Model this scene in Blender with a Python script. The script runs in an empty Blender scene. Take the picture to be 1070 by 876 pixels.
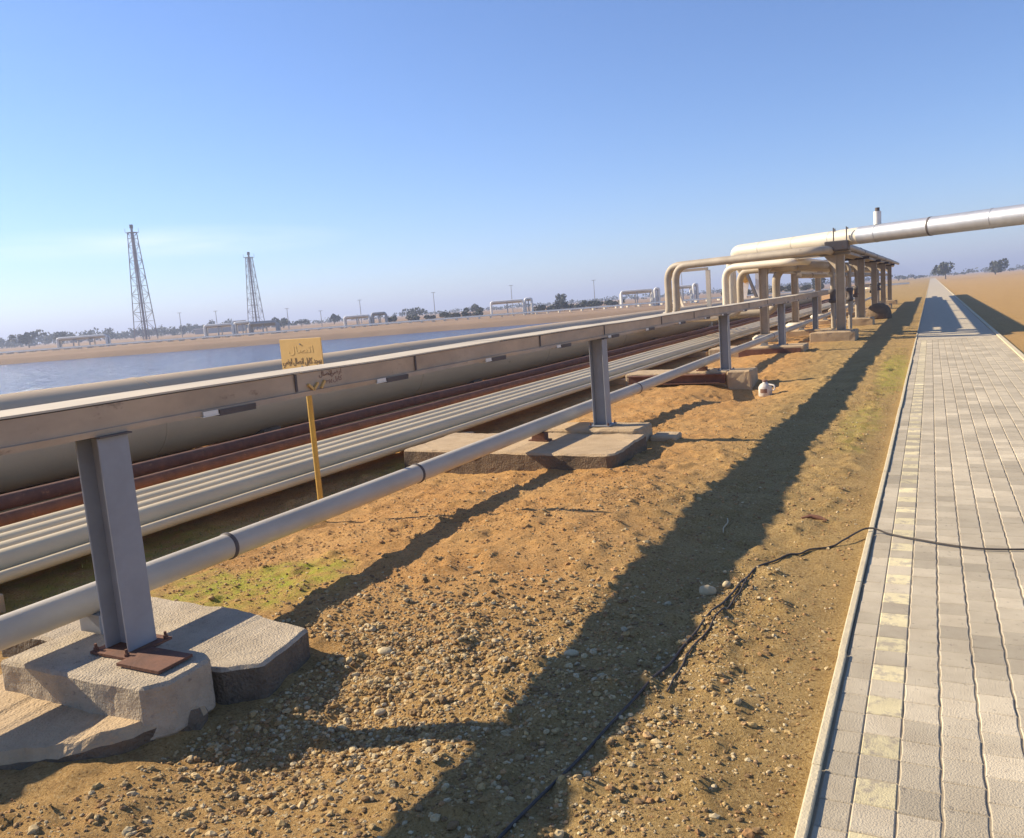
import bpy, bmesh, math, random
import numpy as np
from mathutils import Vector, Matrix, noise

rnd = random.Random(11)
S = bpy.context.scene
COL = S.collection

# ------------------------------------------------------------------ camera
cd = bpy.data.cameras.new('camera')
cam = bpy.data.objects.new('camera', cd)
COL.objects.link(cam)
cd.sensor_fit = 'HORIZONTAL'
cd.sensor_width = 36.0
cd.lens = 36.0 * 850 / 1070
cd.clip_start = 0.05
cd.clip_end = 9000
_R = ((0.88858266, -0.00457269, -0.45869374), (0.45245013, -0.15598166, 0.87804248), (-0.07556283, -0.98774937, -0.13653369))
cam.matrix_world = Matrix(((_R[0][0], -_R[0][1], -_R[0][2], 0), (_R[1][0], -_R[1][1], -_R[1][2], 0),
                           (_R[2][0], -_R[2][1], -_R[2][2], 1.7), (0, 0, 0, 1)))
S.camera = cam

# ------------------------------------------------------------------ light
SUN_TO = Vector((1.66, 0.18, -1.0)).normalized()      # direction the light travels
SUN_EL = math.asin(-SUN_TO.z)
SUN_AZ = math.atan2(-SUN_TO.x, -SUN_TO.y)
world = bpy.data.worlds.new('World')
S.world = world
world.use_nodes = True
wn, wl = world.node_tree.nodes, world.node_tree.links
bg = wn['Background']
sky = wn.new('ShaderNodeTexSky')
sky.sky_type = 'NISHITA'
sky.sun_disc = False
sky.sun_elevation = SUN_EL
sky.sun_rotation = SUN_AZ
sky.altitude = 0
sky.air_density = 1.0
sky.dust_density = 0.12
sky.ozone_density = 6.5
# one thin bank of cirrus low over the water, towards the sun side
tc = wn.new('ShaderNodeTexCoord')
mp = wn.new('ShaderNodeMapping')
mp.inputs['Scale'].default_value = (1.5, 1.5, 16)
nz = wn.new('ShaderNodeTexNoise')
nz.inputs['Scale'].default_value = 2.4
nz.inputs['Detail'].default_value = 5
nz.inputs['Roughness'].default_value = 0.55
wl.new(tc.outputs['Generated'], mp.inputs[0])
wl.new(mp.outputs[0], nz.inputs['Vector'])
CLOUD_DIR = Vector((-0.760, 0.642, 0.0985)).normalized()
dt = wn.new('ShaderNodeVectorMath')
dt.operation = 'DISTANCE'
wl.new(mp.outputs[0], dt.inputs[0])
dt.inputs[1].default_value = (CLOUD_DIR.x * 1.5, CLOUD_DIR.y * 1.5, CLOUD_DIR.z * 16)
msk = wn.new('ShaderNodeMapRange')
msk.inputs['From Min'].default_value = 0.34
msk.inputs['From Max'].default_value = 0.05
wl.new(dt.outputs['Value'], msk.inputs['Value'])
rp = wn.new('ShaderNodeMapRange')
rp.inputs['From Min'].default_value = 0.36
rp.inputs['From Max'].default_value = 0.66
wl.new(nz.outputs['Fac'], rp.inputs['Value'])
mul = wn.new('ShaderNodeMath')
mul.operation = 'MULTIPLY'
wl.new(rp.outputs[0], mul.inputs[0])
wl.new(msk.outputs[0], mul.inputs[1])
mul2 = wn.new('ShaderNodeMath')
mul2.operation = 'MULTIPLY'
wl.new(mul.outputs[0], mul2.inputs[0])
mul2.inputs[1].default_value = 0.55
mixc = wn.new('ShaderNodeMix')
mixc.data_type = 'RGBA'
mixc.inputs[7].default_value = (7.6, 7.9, 8.2, 1)
wl.new(mul2.outputs[0], mixc.inputs[0])
hue = wn.new('ShaderNodeMix')
hue.data_type = 'RGBA'
hue.blend_type = 'MULTIPLY'
hue.inputs[0].default_value = 1
hue.inputs[7].default_value = (1.0, 0.965, 1.06, 1)
wl.new(sky.outputs[0], hue.inputs[6])
wl.new(hue.outputs[2], mixc.inputs[6])
wl.new(mixc.outputs[2], bg.inputs['Color'])
bg.inputs['Strength'].default_value = 0.095

sd = bpy.data.lights.new('sun', 'SUN')
sd.energy = 5.0
sd.angle = math.radians(0.55)
sd.color = (1.0, 0.86, 0.66)
sun = bpy.data.objects.new('sun', sd)
COL.objects.link(sun)
sun.rotation_euler = SUN_TO.to_track_quat('-Z', 'Y').to_euler()
sun.location = (-40, 12, 30)

vs = S.view_settings
vs.view_transform = 'Standard'
vs.look = 'None'
vs.exposure = 0.78
vs.gamma = 1.0
vs.use_curve_mapping = False
S.cycles.max_bounces = 6
S.cycles.use_denoising = True


# ------------------------------------------------------------------ materials
def mat(name, c1, c2=None, scale=6.0, c3=None, spots=0.62, spot_scale=14.0, rough=0.7, bump=0.15, bump_scale=60.0,
        metal=0.0, stretch=(1, 1, 1), bump_dist=0.01, tint=None, spec=0.5):
    m = bpy.data.materials.new(name)
    m.use_nodes = True
    n, l = m.node_tree.nodes, m.node_tree.links
    b = n['Principled BSDF']
    b.inputs['Roughness'].default_value = rough
    b.inputs['Metallic'].default_value = metal
    b.inputs['Specular IOR Level'].default_value = spec
    t = n.new('ShaderNodeTexCoord')
    mp = n.new('ShaderNodeMapping')
    mp.inputs['Scale'].default_value = stretch
    l.new(t.outputs['Object'], mp.inputs[0])
    col = None
    if c2 is None:
        c2 = tuple(x * 0.8 for x in c1)
    nz = n.new('ShaderNodeTexNoise')
    nz.inputs['Scale'].default_value = scale
    nz.inputs['Detail'].default_value = 8
    nz.inputs['Roughness'].default_value = 0.65
    l.new(mp.outputs[0], nz.inputs['Vector'])
    r = n.new('ShaderNodeValToRGB')
    r.color_ramp.elements[0].position = 0.35
    r.color_ramp.elements[1].position = 0.68
    r.color_ramp.elements[0].color = (*c1, 1)
    r.color_ramp.elements[1].color = (*c2, 1)
    l.new(nz.outputs['Fac'], r.inputs[0])
    col = r.outputs[0]
    if c3:
        n2 = n.new('ShaderNodeTexNoise')
        n2.inputs['Scale'].default_value = spot_scale
        n2.inputs['Detail'].default_value = 6
        n2.inputs['Roughness'].default_value = 0.7
        l.new(mp.outputs[0], n2.inputs['Vector'])
        r2 = n.new('ShaderNodeValToRGB')
        r2.color_ramp.elements[0].position = spots
        r2.color_ramp.elements[1].position = min(1, spots + 0.1)
        l.new(n2.outputs['Fac'], r2.inputs[0])
        mx = n.new('ShaderNodeMix')
        mx.data_type = 'RGBA'
        l.new(r2.outputs[0], mx.inputs[0])
        l.new(col, mx.inputs[6])
        mx.inputs[7].default_value = (*c3, 1)
        col = mx.outputs[2]
    if tint:                                            # per-vertex colour of the things themselves (stones, leaves)
        at = n.new('ShaderNodeVertexColor')
        at.layer_name = tint
        mx = n.new('ShaderNodeMix')
        mx.data_type = 'RGBA'
        mx.blend_type = 'MULTIPLY'
        mx.inputs[0].default_value = 1
        l.new(col, mx.inputs[6])
        l.new(at.outputs[0], mx.inputs[7])
        col = mx.outputs[2]
    l.new(col, b.inputs['Base Color'])
    if bump:
        n3 = n.new('ShaderNodeTexNoise')
        n3.inputs['Scale'].default_value = bump_scale
        n3.inputs['Detail'].default_value = 7
        l.new(t.outputs['Object'], n3.inputs['Vector'])
        bp = n.new('ShaderNodeBump')
        bp.inputs['Strength'].default_value = bump
        bp.inputs['Distance'].default_value = bump_dist
        l.new(n3.outputs['Fac'], bp.inputs['Height'])
        l.new(bp.outputs[0], b.inputs['Normal'])
    return m


M = {}
M['tray'] = mat('weathered_tray_metal', (0.54, 0.395, 0.25), (0.37, 0.27, 0.175), 3.5, (0.17, 0.095, 0.055), 0.63, 9, 0.6, 0.15, 25, 0.0, (1, .5, 1))
M['traytop'] = mat('dusty_tray_cover', (0.62, 0.53, 0.38), (0.50, 0.43, 0.32), 3, None, rough=0.75, bump=0.1, stretch=(1, .4, 1))
M['post'] = mat('grey_painted_steel', (0.31, 0.32, 0.33), (0.25, 0.255, 0.26), 4, (0.22, 0.13, 0.08), 0.68, 11, 0.5, 0.08, 40)
M['greypipe'] = mat('grey_pipe_paint', (0.56, 0.50, 0.385), (0.46, 0.405, 0.305), 3, (0.30, 0.20, 0.12), 0.66, 9, 0.5, 0.1, 40, 0, (1, .5, 1))
M['cream'] = mat('cream_pipe_paint', (0.68, 0.56, 0.34), (0.57, 0.46, 0.27), 2.5, (0.36, 0.27, 0.16), 0.67, 8, 0.5, 0.08, 40, 0, (1, .4, 1))
M['bigpipe'] = mat('dusty_big_pipe_paint', (0.62, 0.465, 0.28), (0.50, 0.37, 0.22), 1.2, (0.24, 0.16, 0.09), 0.66, 4, 0.6, 0.1, 30, 0, (1, .3, 1))
M['rust'] = mat('rusty_steel', (0.20, 0.085, 0.045), (0.11, 0.05, 0.03), 6, (0.30, 0.14, 0.06), 0.6, 16, 0.85, 0.3, 60)
M['darksteel'] = mat('dark_stained_steel', (0.12, 0.10, 0.09), (0.08, 0.065, 0.055), 5, (0.16, 0.09, 0.05), 0.62, 10, 0.7, 0.2, 50)
M['rackpaint'] = mat('beige_rack_paint', (0.46, 0.385, 0.275), (0.34, 0.28, 0.20), 2, (0.20, 0.13, 0.08), 0.64, 8, 0.6, 0.1, 40)
M['insul'] = mat('cream_cladding', (0.74, 0.66, 0.50), (0.66, 0.58, 0.43), 1.5, (0.42, 0.33, 0.22), 0.68, 5, 0.5, 0.1, 20)
M['silver'] = mat('silver_cladding', (0.55, 0.56, 0.58), (0.44, 0.45, 0.47), 3, rough=0.5, metal=0.6, bump=0.05)
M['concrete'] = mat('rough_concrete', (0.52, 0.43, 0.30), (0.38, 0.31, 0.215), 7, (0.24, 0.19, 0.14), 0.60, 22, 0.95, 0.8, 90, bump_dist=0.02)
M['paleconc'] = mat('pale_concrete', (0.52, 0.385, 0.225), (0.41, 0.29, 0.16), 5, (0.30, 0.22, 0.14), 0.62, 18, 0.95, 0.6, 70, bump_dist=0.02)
M['darkconc'] = mat('shaded_stained_concrete', (0.20, 0.155, 0.10), (0.12, 0.09, 0.06), 6, (0.08, 0.065, 0.05), 0.58, 15, 0.95, 0.9, 60, bump_dist=0.03)  # slab sides: soil stain plus the shade away from the sun, in the colour
M['soilshade'] = mat('soil_shade_concrete', (0.20, 0.135, 0.075), (0.13, 0.09, 0.05), 6, (0.36, 0.26, 0.15), 0.6, 15, 0.95, 0.8, 60, bump_dist=0.03)  # second slab's sides: soil tone with the shade painted in
M['yellow'] = mat('yellow_sign_paint', (0.70, 0.44, 0.135), (0.64, 0.39, 0.12), 7, (0.70, 0.47, 0.20), 0.62, 5, 0.6, 0.05, 30)
M['yellowpost'] = mat('yellow_post_paint', (0.62, 0.38, 0.06), (0.50, 0.29, 0.05), 9, (0.28, 0.16, 0.05), 0.64, 20, 0.6, 0.1, 40)
M['ink'] = mat('dark_brown_lettering', (0.11, 0.06, 0.035), (0.24, 0.14, 0.06), 60, rough=0.7, bump=0)
M['redink'] = mat('red_brown_stencil', (0.22, 0.11, 0.07), (0.26, 0.15, 0.10), 30, rough=0.8, bump=0)
M['white'] = mat('white_paint', (0.78, 0.76, 0.70), (0.68, 0.66, 0.60), 4, rough=0.5, bump=0.05)
M['dustywhite'] = mat('dusty_white_plastic', (0.66, 0.62, 0.55), (0.50, 0.45, 0.37), 14, (0.36, 0.27, 0.18), 0.6, 20, 0.6, 0.05)
M['sunspot'] = mat('sunspot_bracket_paint', (0.80, 0.77, 0.68), (0.7, 0.67, 0.58), 4, rough=0.5, bump=0.05)  # sun on the tray brackets, put into the paint as a paler colour
M['rubber'] = mat('black_rubber_cable', (0.045, 0.038, 0.032), (0.09, 0.07, 0.05), 20, rough=0.7, bump=0.2)
M['stone'] = mat('pale_stone', (0.56, 0.45, 0.26), (0.48, 0.37, 0.20), 12, rough=0.85, bump=0.3, bump_scale=80)
M['gravel'] = mat('gravel_stone', (1, 1, 1), (0.78, 0.76, 0.72), 60, rough=0.9, bump=0.2, tint='tint')
M['leaf'] = mat('dusty_leaves', (0.075, 0.085, 0.05), (0.05, 0.065, 0.035), 3, rough=0.8, bump=0, tint='tint')
M['bark'] = mat('bark', (0.16, 0.12, 0.08), None, 8, rough=0.9)
M['grass'] = mat('short_grass', (0.26, 0.26, 0.06), (0.20, 0.22, 0.05), 5, rough=0.8, bump=0, tint='tint')
M['towergrey'] = mat('tower_steel', (0.20, 0.17, 0.18), (0.15, 0.13, 0.14), 0.4, rough=0.6, bump=0)
M['farwhite'] = mat('far_white_pipe_paint', (0.84, 0.82, 0.74), (0.74, 0.72, 0.65), 0.5, rough=0.5, bump=0)
M['fargrey'] = mat('far_grey_steel', (0.38, 0.38, 0.37), (0.30, 0.30, 0.29), 0.6, rough=0.6, bump=0)


def ground_material(far=False):
    m = bpy.data.materials.new('dirt' if not far else 'far_dirt')
    m.use_nodes = True
    n, l = m.node_tree.nodes, m.node_tree.links
    b = n['Principled BSDF']
    b.inputs['Roughness'].default_value = 0.95
    b.inputs['Specular IOR Level'].default_value = 0.2
    t = n.new('ShaderNodeTexCoord')

    def nt(scale, detail=8, rough=0.6):
        k = n.new('ShaderNodeTexNoise')
        k.inputs['Scale'].default_value = scale
        k.inputs['Detail'].default_value = detail
        k.inputs['Roughness'].default_value = rough
        l.new(t.outputs['Object'], k.inputs['Vector'])
        return k.outputs['Fac']

    def ramp(f, p0, p1, c0, c1):
        r = n.new('ShaderNodeValToRGB')
        r.color_ramp.elements[0].position = p0
        r.color_ramp.elements[1].position = p1
        r.color_ramp.elements[0].color = (*c0, 1)
        r.color_ramp.elements[1].color = (*c1, 1)
        l.new(f, r.inputs[0])
        return r.outputs[0]

    def mix(f, a, c, mode='MIX'):
        x = n.new('ShaderNodeMix')
        x.data_type = 'RGBA'
        x.blend_type = mode
        if isinstance(f, float):
            x.inputs[0].default_value = f
        else:
            l.new(f, x.inputs[0])
        for sock, v in ((6, a), (7, c)):
            if isinstance(v, tuple):
                x.inputs[sock].default_value = (*v, 1)
            else:
                l.new(v, x.inputs[sock])
        return x.outputs[2]

    if far:
        c = ramp(nt(0.05), 0.35, 0.7, (0.27, 0.17, 0.09), (0.36, 0.24, 0.14))
        c = mix(ramp(nt(0.6), 0.5, 0.75, (0, 0, 0), (0.5, 0.5, 0.5)), c, (0.26, 0.18, 0.11))
        l.new(c, b.inputs['Base Color'])
        return m
    orange = ramp(nt(1.3), 0.35, 0.70, (0.52, 0.27, 0.085), (0.62, 0.36, 0.13))
    brown = ramp(nt(1.7), 0.35, 0.70, (0.38, 0.245, 0.085), (0.47, 0.315, 0.12))
    ao = n.new('ShaderNodeAttribute')
    ao.attribute_name = 'orange'
    am = n.new('ShaderNodeAttribute')
    am.attribute_name = 'moss'
    c = mix(ao.outputs['Fac'], brown, orange)
    # grit: pale and dark flecks
    g = nt(70, 6, 0.75)
    c = mix(ramp(g, 0.54, 0.64, (0, 0, 0), (0.85, 0.85, 0.85)), c, (0.58, 0.44, 0.23))
    c = mix(ramp(g, 0.37, 0.46, (0.9, 0.9, 0.9), (0, 0, 0)), c, (0.14, 0.075, 0.028))
    c = mix(ramp(nt(9, 6, 0.7), 0.52, 0.72, (0, 0, 0), (0.55, 0.55, 0.55)), c, (0.25, 0.145, 0.055))
    # moss film
    mth = n.new('ShaderNodeMath')
    mth.operation = 'MULTIPLY'
    l.new(am.outputs['Fac'], mth.inputs[0])
    l.new(ramp(nt(7, 7, 0.7), 0.36, 0.6, (0, 0, 0), (1, 1, 1)), mth.inputs[1])
    c = mix(mth.outputs[0], c, ramp(nt(30), 0.4, 0.65, (0.42, 0.39, 0.055), (0.33, 0.345, 0.045)))
    l.new(c, b.inputs['Base Color'])
    h = n.new('ShaderNodeMath')
    h.operation = 'ADD'
    l.new(nt(45, 8, 0.7), h.inputs[0])
    l.new(nt(140, 5, 0.7), h.inputs[1])
    bp = n.new('ShaderNodeBump')
    bp.inputs['Strength'].default_value = 0.9
    bp.inputs['Distance'].default_value = 0.018
    l.new(h.outputs[0], bp.inputs['Height'])
    l.new(bp.outputs[0], b.inputs['Normal'])
    return m


def water_material():
    m = bpy.data.materials.new('canal_water')
    m.use_nodes = True
    n, l = m.node_tree.nodes, m.node_tree.links
    b = n['Principled BSDF']
    b.inputs['Base Color'].default_value = (0.045, 0.12, 0.27, 1)
    b.inputs['Specular IOR Level'].default_value = 0.3
    b.inputs['Roughness'].default_value = 0.12
    b.inputs['IOR'].default_value = 1.33
    t = n.new('ShaderNodeTexCoord')
    mp = n.new('ShaderNodeMapping')
    mp.inputs['Scale'].default_value = (0.6, 1.0, 1)
    mp.inputs['Rotation'].default_value = (0, 0, math.radians(-20))
    l.new(t.outputs['Object'], mp.inputs[0])
    k = n.new('ShaderNodeTexNoise')
    k.inputs['Scale'].default_value = 0.8
    k.inputs['Detail'].default_value = 6
    k.inputs['Roughness'].default_value = 0.6
    l.new(mp.outputs[0], k.inputs['Vector'])
    bp = n.new('ShaderNodeBump')
    bp.inputs['Strength'].default_value = 0.9
    bp.inputs['Distance'].default_value = 1.6
    l.new(k.outputs['Fac'], bp.inputs['Height'])
    l.new(bp.outputs[0], b.inputs['Normal'])
    return m


M['dirt'] = ground_material()
M['fardirt'] = ground_material(True)
M['water'] = water_material()
M['paver'] = mat('grey_paver', (0.52, 0.445, 0.315), (0.43, 0.36, 0.25), 5, (0.26, 0.22, 0.165), 0.60, 28, 0.9, 0.5, 150, tint='tint')
M['paverpaint'] = mat('worn_yellow_paint', (0.72, 0.62, 0.36), (0.60, 0.51, 0.30), 16, (0.44, 0.37, 0.26), 0.50, 13, 0.85, 0.4, 150, tint='tint')
M['kerb'] = mat('pale_kerb', (0.62, 0.53, 0.34), (0.52, 0.43, 0.27), 8, None, rough=0.9, bump=0.4, bump_scale=80)
M['joint'] = mat('sand_joint', (0.34, 0.28, 0.18), (0.27, 0.21, 0.14), 20, rough=0.95, bump=0.4)


# ------------------------------------------------------------------ mesh helpers
class MB:
    def __init__(s):
        s.v, s.f, s.sm, s.mi = [], [], [], []

    def add(s, verts, faces, smooth=False, mi=0):
        o = len(s.v)
        s.v += [tuple(v) for v in verts]
        s.f += [tuple(i + o for i in f) for f in faces]
        s.sm += [smooth] * len(faces)
        s.mi += [mi] * len(faces)
        return s

    def box(s, x0, x1, y0, y1, z0, z1, mi=0):
        v = [(x0, y0, z0), (x1, y0, z0), (x1, y1, z0), (x0, y1, z0), (x0, y0, z1), (x1, y0, z1), (x1, y1, z1), (x0, y1, z1)]
        return s.add(v, [(3, 2, 1, 0), (4, 5, 6, 7), (0, 1, 5, 4), (1, 2, 6, 5), (2, 3, 7, 6), (3, 0, 4, 7)], False, mi)

    def obox(s, a, b, w, h, up=(0, 0, 1), mi=0):
        """square bar from a to b"""
        a, b = Vector(a), Vector(b)
        d = (b - a).normalized()
        u = Vector(up)
        if abs(d.dot(u)) > 0.95:
            u = Vector((0, 1, 0))
        sx = d.cross(u).normalized()
        uz = sx.cross(d).normalized()
        v = []
        for p in (a, b):
            for i, j in ((-1, -1), (1, -1), (1, 1), (-1, 1)):
                v.append(p + sx * i * w / 2 + uz * j * h / 2)
        return s.add(v, [(0, 1, 2, 3), (7, 6, 5, 4), (0, 4, 5, 1), (1, 5, 6, 2), (2, 6, 7, 3), (3, 7, 4, 0)], False, mi)

    def prism(s, pts, z0, z1, mi=0):
        n = len(pts)
        v = [(x, y, z0) for x, y in pts] + [(x, y, z1) for x, y in pts]
        f = [tuple(range(n - 1, -1, -1)), tuple(range(n, 2 * n))]
        f += [(i, (i + 1) % n, n + (i + 1) % n, n + i) for i in range(n)]
        return s.add(v, f, False, mi)

    def tube(s, path, r, seg=16, cap=True, mi=0):
        P = [Vector(p) for p in path]
        R = r if isinstance(r, (list, tuple)) else [r] * len(P)
        t = []
        for i in range(len(P)):
            d = (P[min(i + 1, len(P) - 1)] - P[max(i - 1, 0)])
            t.append(d.normalized())
        u = Vector((0, 0, 1)) if abs(t[0].z) < 0.9 else Vector((0, 1, 0))
        nrm = (u - t[0] * u.dot(t[0])).normalized()
        v = []
        for i in range(len(P)):
            if i:
                nrm = (nrm - t[i] * nrm.dot(t[i])).normalized()
            bi = t[i].cross(nrm)
            for k in range(seg):
                a = 2 * math.pi * k / seg
                v.append(P[i] + (nrm * math.cos(a) + bi * math.sin(a)) * R[i])
        f = []
        for i in range(len(P) - 1):
            for k in range(seg):
                a, b = i * seg + k, i * seg + (k + 1) % seg
                f.append((a, b, b + seg, a + seg))
        s.add(v, f, True, mi)
        if cap:
            s.add(v[:seg], [tuple(range(seg - 1, -1, -1))], False, mi)
            s.add(v[-seg:], [tuple(range(seg))], False, mi)
        return s

    def lathe(s, cx, cy, prof, seg=20, mi=0):
        v, f = [], []
        for r, z in prof:
            for k in range(seg):
                a = 2 * math.pi * k / seg
                v.append((cx + r * math.cos(a), cy + r * math.sin(a), z))
        for i in range(len(prof) - 1):
            for k in range(seg):
                a, b = i * seg + k, i * seg + (k + 1) % seg
                f.append((a, b, b + seg, a + seg))
        f.append(tuple(range((len(prof) - 1) * seg, len(prof) * seg)))
        f.append(tuple(range(seg - 1, -1, -1)))
        return s.add(v, f, True, mi)

    def build(s, name, m, parent=None, at=(0, 0, 0)):
        """one mesh object; vertices are given in scene space, the origin goes to `at` or to the thing's base"""
        base = Vector((0, 0, 0))
        p = parent
        while p is not None:
            base += p.location
            p = p.parent
        off = base + Vector(at)
        me = bpy.data.meshes.new(name)
        me.from_pydata([(x - off.x, y - off.y, z - off.z) for x, y, z in s.v], [], s.f)
        me.polygons.foreach_set('use_smooth', s.sm)
        for k in (m if isinstance(m, (list, tuple)) else [m]):
            me.materials.append(k)
        me.polygons.foreach_set('material_index', s.mi)
        me.update()
        o = bpy.data.objects.new(name, me)
        COL.objects.link(o)
        if parent is not None:
            o.parent = parent
        o.location = at
        return o


def bevel(o, w=0.01, seg=2):
    b = o.modifiers.new('bevel', 'BEVEL')
    b.width = w
    b.segments = seg
    b.limit_method = 'ANGLE'
    b.angle_limit = math.radians(40)
    return o


def rough_block(pts, z0, z1, res=0.06, amp=0.012, seed=0.0, cut=0.02, sides=False):
    """concrete block: extruded outline, subdivided, with worn edges"""
    bm = bmesh.new()
    n = len(pts)
    vb = [bm.verts.new((x, y, z0)) for x, y in pts]
    vt = [bm.verts.new((x, y, z1)) for x, y in pts]
    bm.faces.new(vb[::-1])
    bm.faces.new(vt)
    for i in range(n):
        bm.faces.new((vb[i], vb[(i + 1) % n], vt[(i + 1) % n], vt[i]))
    bmesh.ops.bevel(bm, geom=list(bm.edges), offset=cut, segments=1, affect='EDGES', profile=0.5)
    for _ in range(5):
        long = [e for e in bm.edges if e.calc_length() > res]
        if not long:
            break
        bmesh.ops.subdivide_edges(bm, edges=long, cuts=1, use_grid_fill=True)
    bmesh.ops.triangulate(bm, faces=[f for f in bm.faces if len(f.verts) > 4])
    for v in bm.verts:
        q = Vector((v.co.x * 5 + seed, v.co.y * 5, v.co.z * 5))
        q2 = Vector((v.co.x * 19, v.co.y * 19 + seed, v.co.z * 19))
        d = noise.noise_vector(q) * amp + noise.noise_vector(q2) * amp * 0.6
        v.co += d
    m = MB()
    bm.verts.ensure_lookup_table()
    bm.verts.index_update()
    for f in bm.faces:
        f.normal_update()
    m.add([tuple(v.co) for v in bm.verts], [tuple(v.index for v in f.verts) for f in bm.faces], False)
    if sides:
        m.mi = [1 if f.normal.z < 0.35 else 0 for f in bm.faces]  # side faces take the second material, which carries painted shade
    bm.free()
    return m


def fillet(pts, r, n=6):
    """polyline with rounded corners"""
    P = [Vector(p) for p in pts]
    out = [P[0]]
    for i in range(1, len(P) - 1):
        a, b, c = P[i - 1], P[i], P[i + 1]
        d1, d2 = (a - b).normalized(), (c - b).normalized()
        ang = d1.angle(d2)
        rr = r
        cut = min(rr / math.tan(ang / 2), (a - b).length * 0.49, (c - b).length * 0.49)
        p1, p2 = b + d1 * cut, b + d2 * cut
        for k in range(n + 1):
            t = k / n
            out.append(p1 * (1 - t) ** 2 + b * 2 * t * (1 - t) + p2 * t ** 2)
    out.append(P[-1])
    return out


def tag(o, label=None, cat=None, group=None, kind=None):
    if label:
        o['label'] = label
    if cat:
        o['category'] = cat
    if group:
        o['group'] = group
    if kind:
        o['kind'] = kind
    return o


def thing(name, label, cat, loc=(0, 0, 0), group=None):
    o = bpy.data.objects.new(name, None)
    o.empty_display_size = 0.2
    COL.objects.link(o)
    o.location = loc
    return tag(o, label, cat, group)


def copy_tree(o, loc=None, label=None, parent=None):
    c = o.copy()
    COL.objects.link(c)
    if parent is not None:
        c.parent = parent
    if loc is not None:
        c.location = loc
    if label:
        c['label'] = label
    for ch in o.children:
        copy_tree(ch, parent=c)
    return c


def sstep(a, b, x):
    t = np.clip((x - a) / (b - a), 0, 1)
    return t * t * (3 - 2 * t)


# value noise on numpy arrays
_rs = np.random.RandomState(5)
_tab = _rs.rand(256, 256)


def vnoise(x, y):
    xi, yi = np.floor(x).astype(int), np.floor(y).astype(int)
    fx, fy = x - xi, y - yi
    fx, fy = fx * fx * (3 - 2 * fx), fy * fy * (3 - 2 * fy)
    g = lambda a, b: _tab[a % 256, b % 256]
    return (g(xi, yi) * (1 - fx) + g(xi + 1, yi) * fx) * (1 - fy) + (g(xi, yi + 1) * (1 - fx) + g(xi + 1, yi + 1) * fx) * fy


def fbm(x, y, f, o=4):
    s, a, t = 0, 1, 0
    for k in range(o):
        s = s + a * (vnoise(x * f + 17 * k, y * f + 31 * k) - 0.5)
        t += a
        a *= 0.5
        f *= 2.07
    return s / t


def height(x, y):
    x, y = np.asarray(x, float), np.asarray(y, float)
    near = 1 - sstep(14, 45, np.hypot(x, y))
    h = 0.10 * fbm(x, y, 0.35, 3) * (0.4 + 0.6 * near)
    h = h + near * (0.06 * fbm(x, y, 2.2, 4) + 0.045 * fbm(x, y, 9, 4))
    h = h + 0.10 * np.exp(-(((x + 2.4) / 0.8) ** 2 + ((y - 5.6) / 1.4) ** 2)) - 0.05 * sstep(-3.6, -4.6, x) * near
    # clods
    cl = fbm(x + 40, y, 7, 3)
    h = h + near * 0.11 * np.maximum(cl - 0.08, 0)
    h = h - 0.13 * np.exp(-(((x + 2.45) / 0.55) ** 2 + ((y - 2.55) / 0.6) ** 2))     # scour beside the first block
    h = h - 0.26 * np.exp(-(((x + 2.9) / 0.9) ** 2 + ((y - 14.3) / 1.3) ** 2))
    h = h + 0.10 * sstep(-7.3, -8.2, x) * (1 - sstep(11, 14, -x))
    # flatten against the path, hollow under it
    e = sstep(-0.75, -0.42, x)
    h = h * (1 - e) + (-0.012 + 0.01 * fbm(x, y, 6, 3)) * e
    inpath = (x > -0.375) & (x < 1.52) & (y < 390)
    h = np.where(inpath, -0.10, h)
    # canal edge on the far left
    bank = (1 - sstep(-27, -24.2, x)) * (1 - sstep(108, 112, y))
    h = h - 2.0 * bank
    return h


# ------------------------------------------------------------------ ground
def axis(parts):
    out = []
    for a, b, st in parts:
        out += list(np.arange(a, b - 1e-6, st))
    return out


def geo(a, b, st, g):
    out, s = [], st
    x = a
    while x < b:
        out.append(x)
        x += s
        s *= g
    out.append(b)
    return out


xs = axis([(-27, -10, 0.5), (-10, -5.6, 0.14), (-5.6, -0.42, 0.026), (-0.42, -0.30, 0.0099), (-0.30, 1.5, 0.2), (1.5, 3.0, 0.05)]) + geo(3.0, 2500, 0.12, 1.14)
ys = [-v for v in geo(0.2, 300, 0.3, 1.3)][::-1] + axis([(0.0, 1.2, 0.06), (1.2, 9.5, 0.026), (9.5, 20, 0.055), (20, 40, 0.16)]) + geo(40, 2900, 0.25, 1.1)
xs, ys = np.array(xs), np.array(ys)
GX, GY = np.meshgrid(xs, ys)
GZ = height(GX, GY)
nx, ny = len(xs), len(ys)
me = bpy.data.meshes.new('ground')
co = np.stack([GX, GY, GZ], -1).reshape(-1, 3)
idx = np.arange(nx * ny).reshape(ny, nx)
fq = np.stack([idx[:-1, :-1], idx[:-1, 1:], idx[1:, 1:], idx[1:, :-1]], -1).reshape(-1, 4)
me.vertices.add(len(co))
me.vertices.foreach_set('co', co.ravel())
me.loops.add(fq.size)
me.loops.foreach_set('vertex_index', fq.ravel())
me.polygons.add(len(fq))
me.polygons.foreach_set('loop_start', np.arange(0, fq.size, 4))
me.polygons.foreach_set('loop_total', np.full(len(fq), 4))
me.polygons.foreach_set('use_smooth', np.ones(len(fq), bool))
me.update()
me.validate()
X, Y = co[:, 0], co[:, 1]
orange = sstep(-1.1, -2.4, X + 0.5 * fbm(X, Y, 0.8, 3) + 0.06 * (Y - 5)) * (0.35 + 0.65 * sstep(2.6, 4.6, Y + 1.2 * fbm(X, Y, 1.1, 3)))
orange = np.where(X > 1.5, 0.35, orange)


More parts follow.
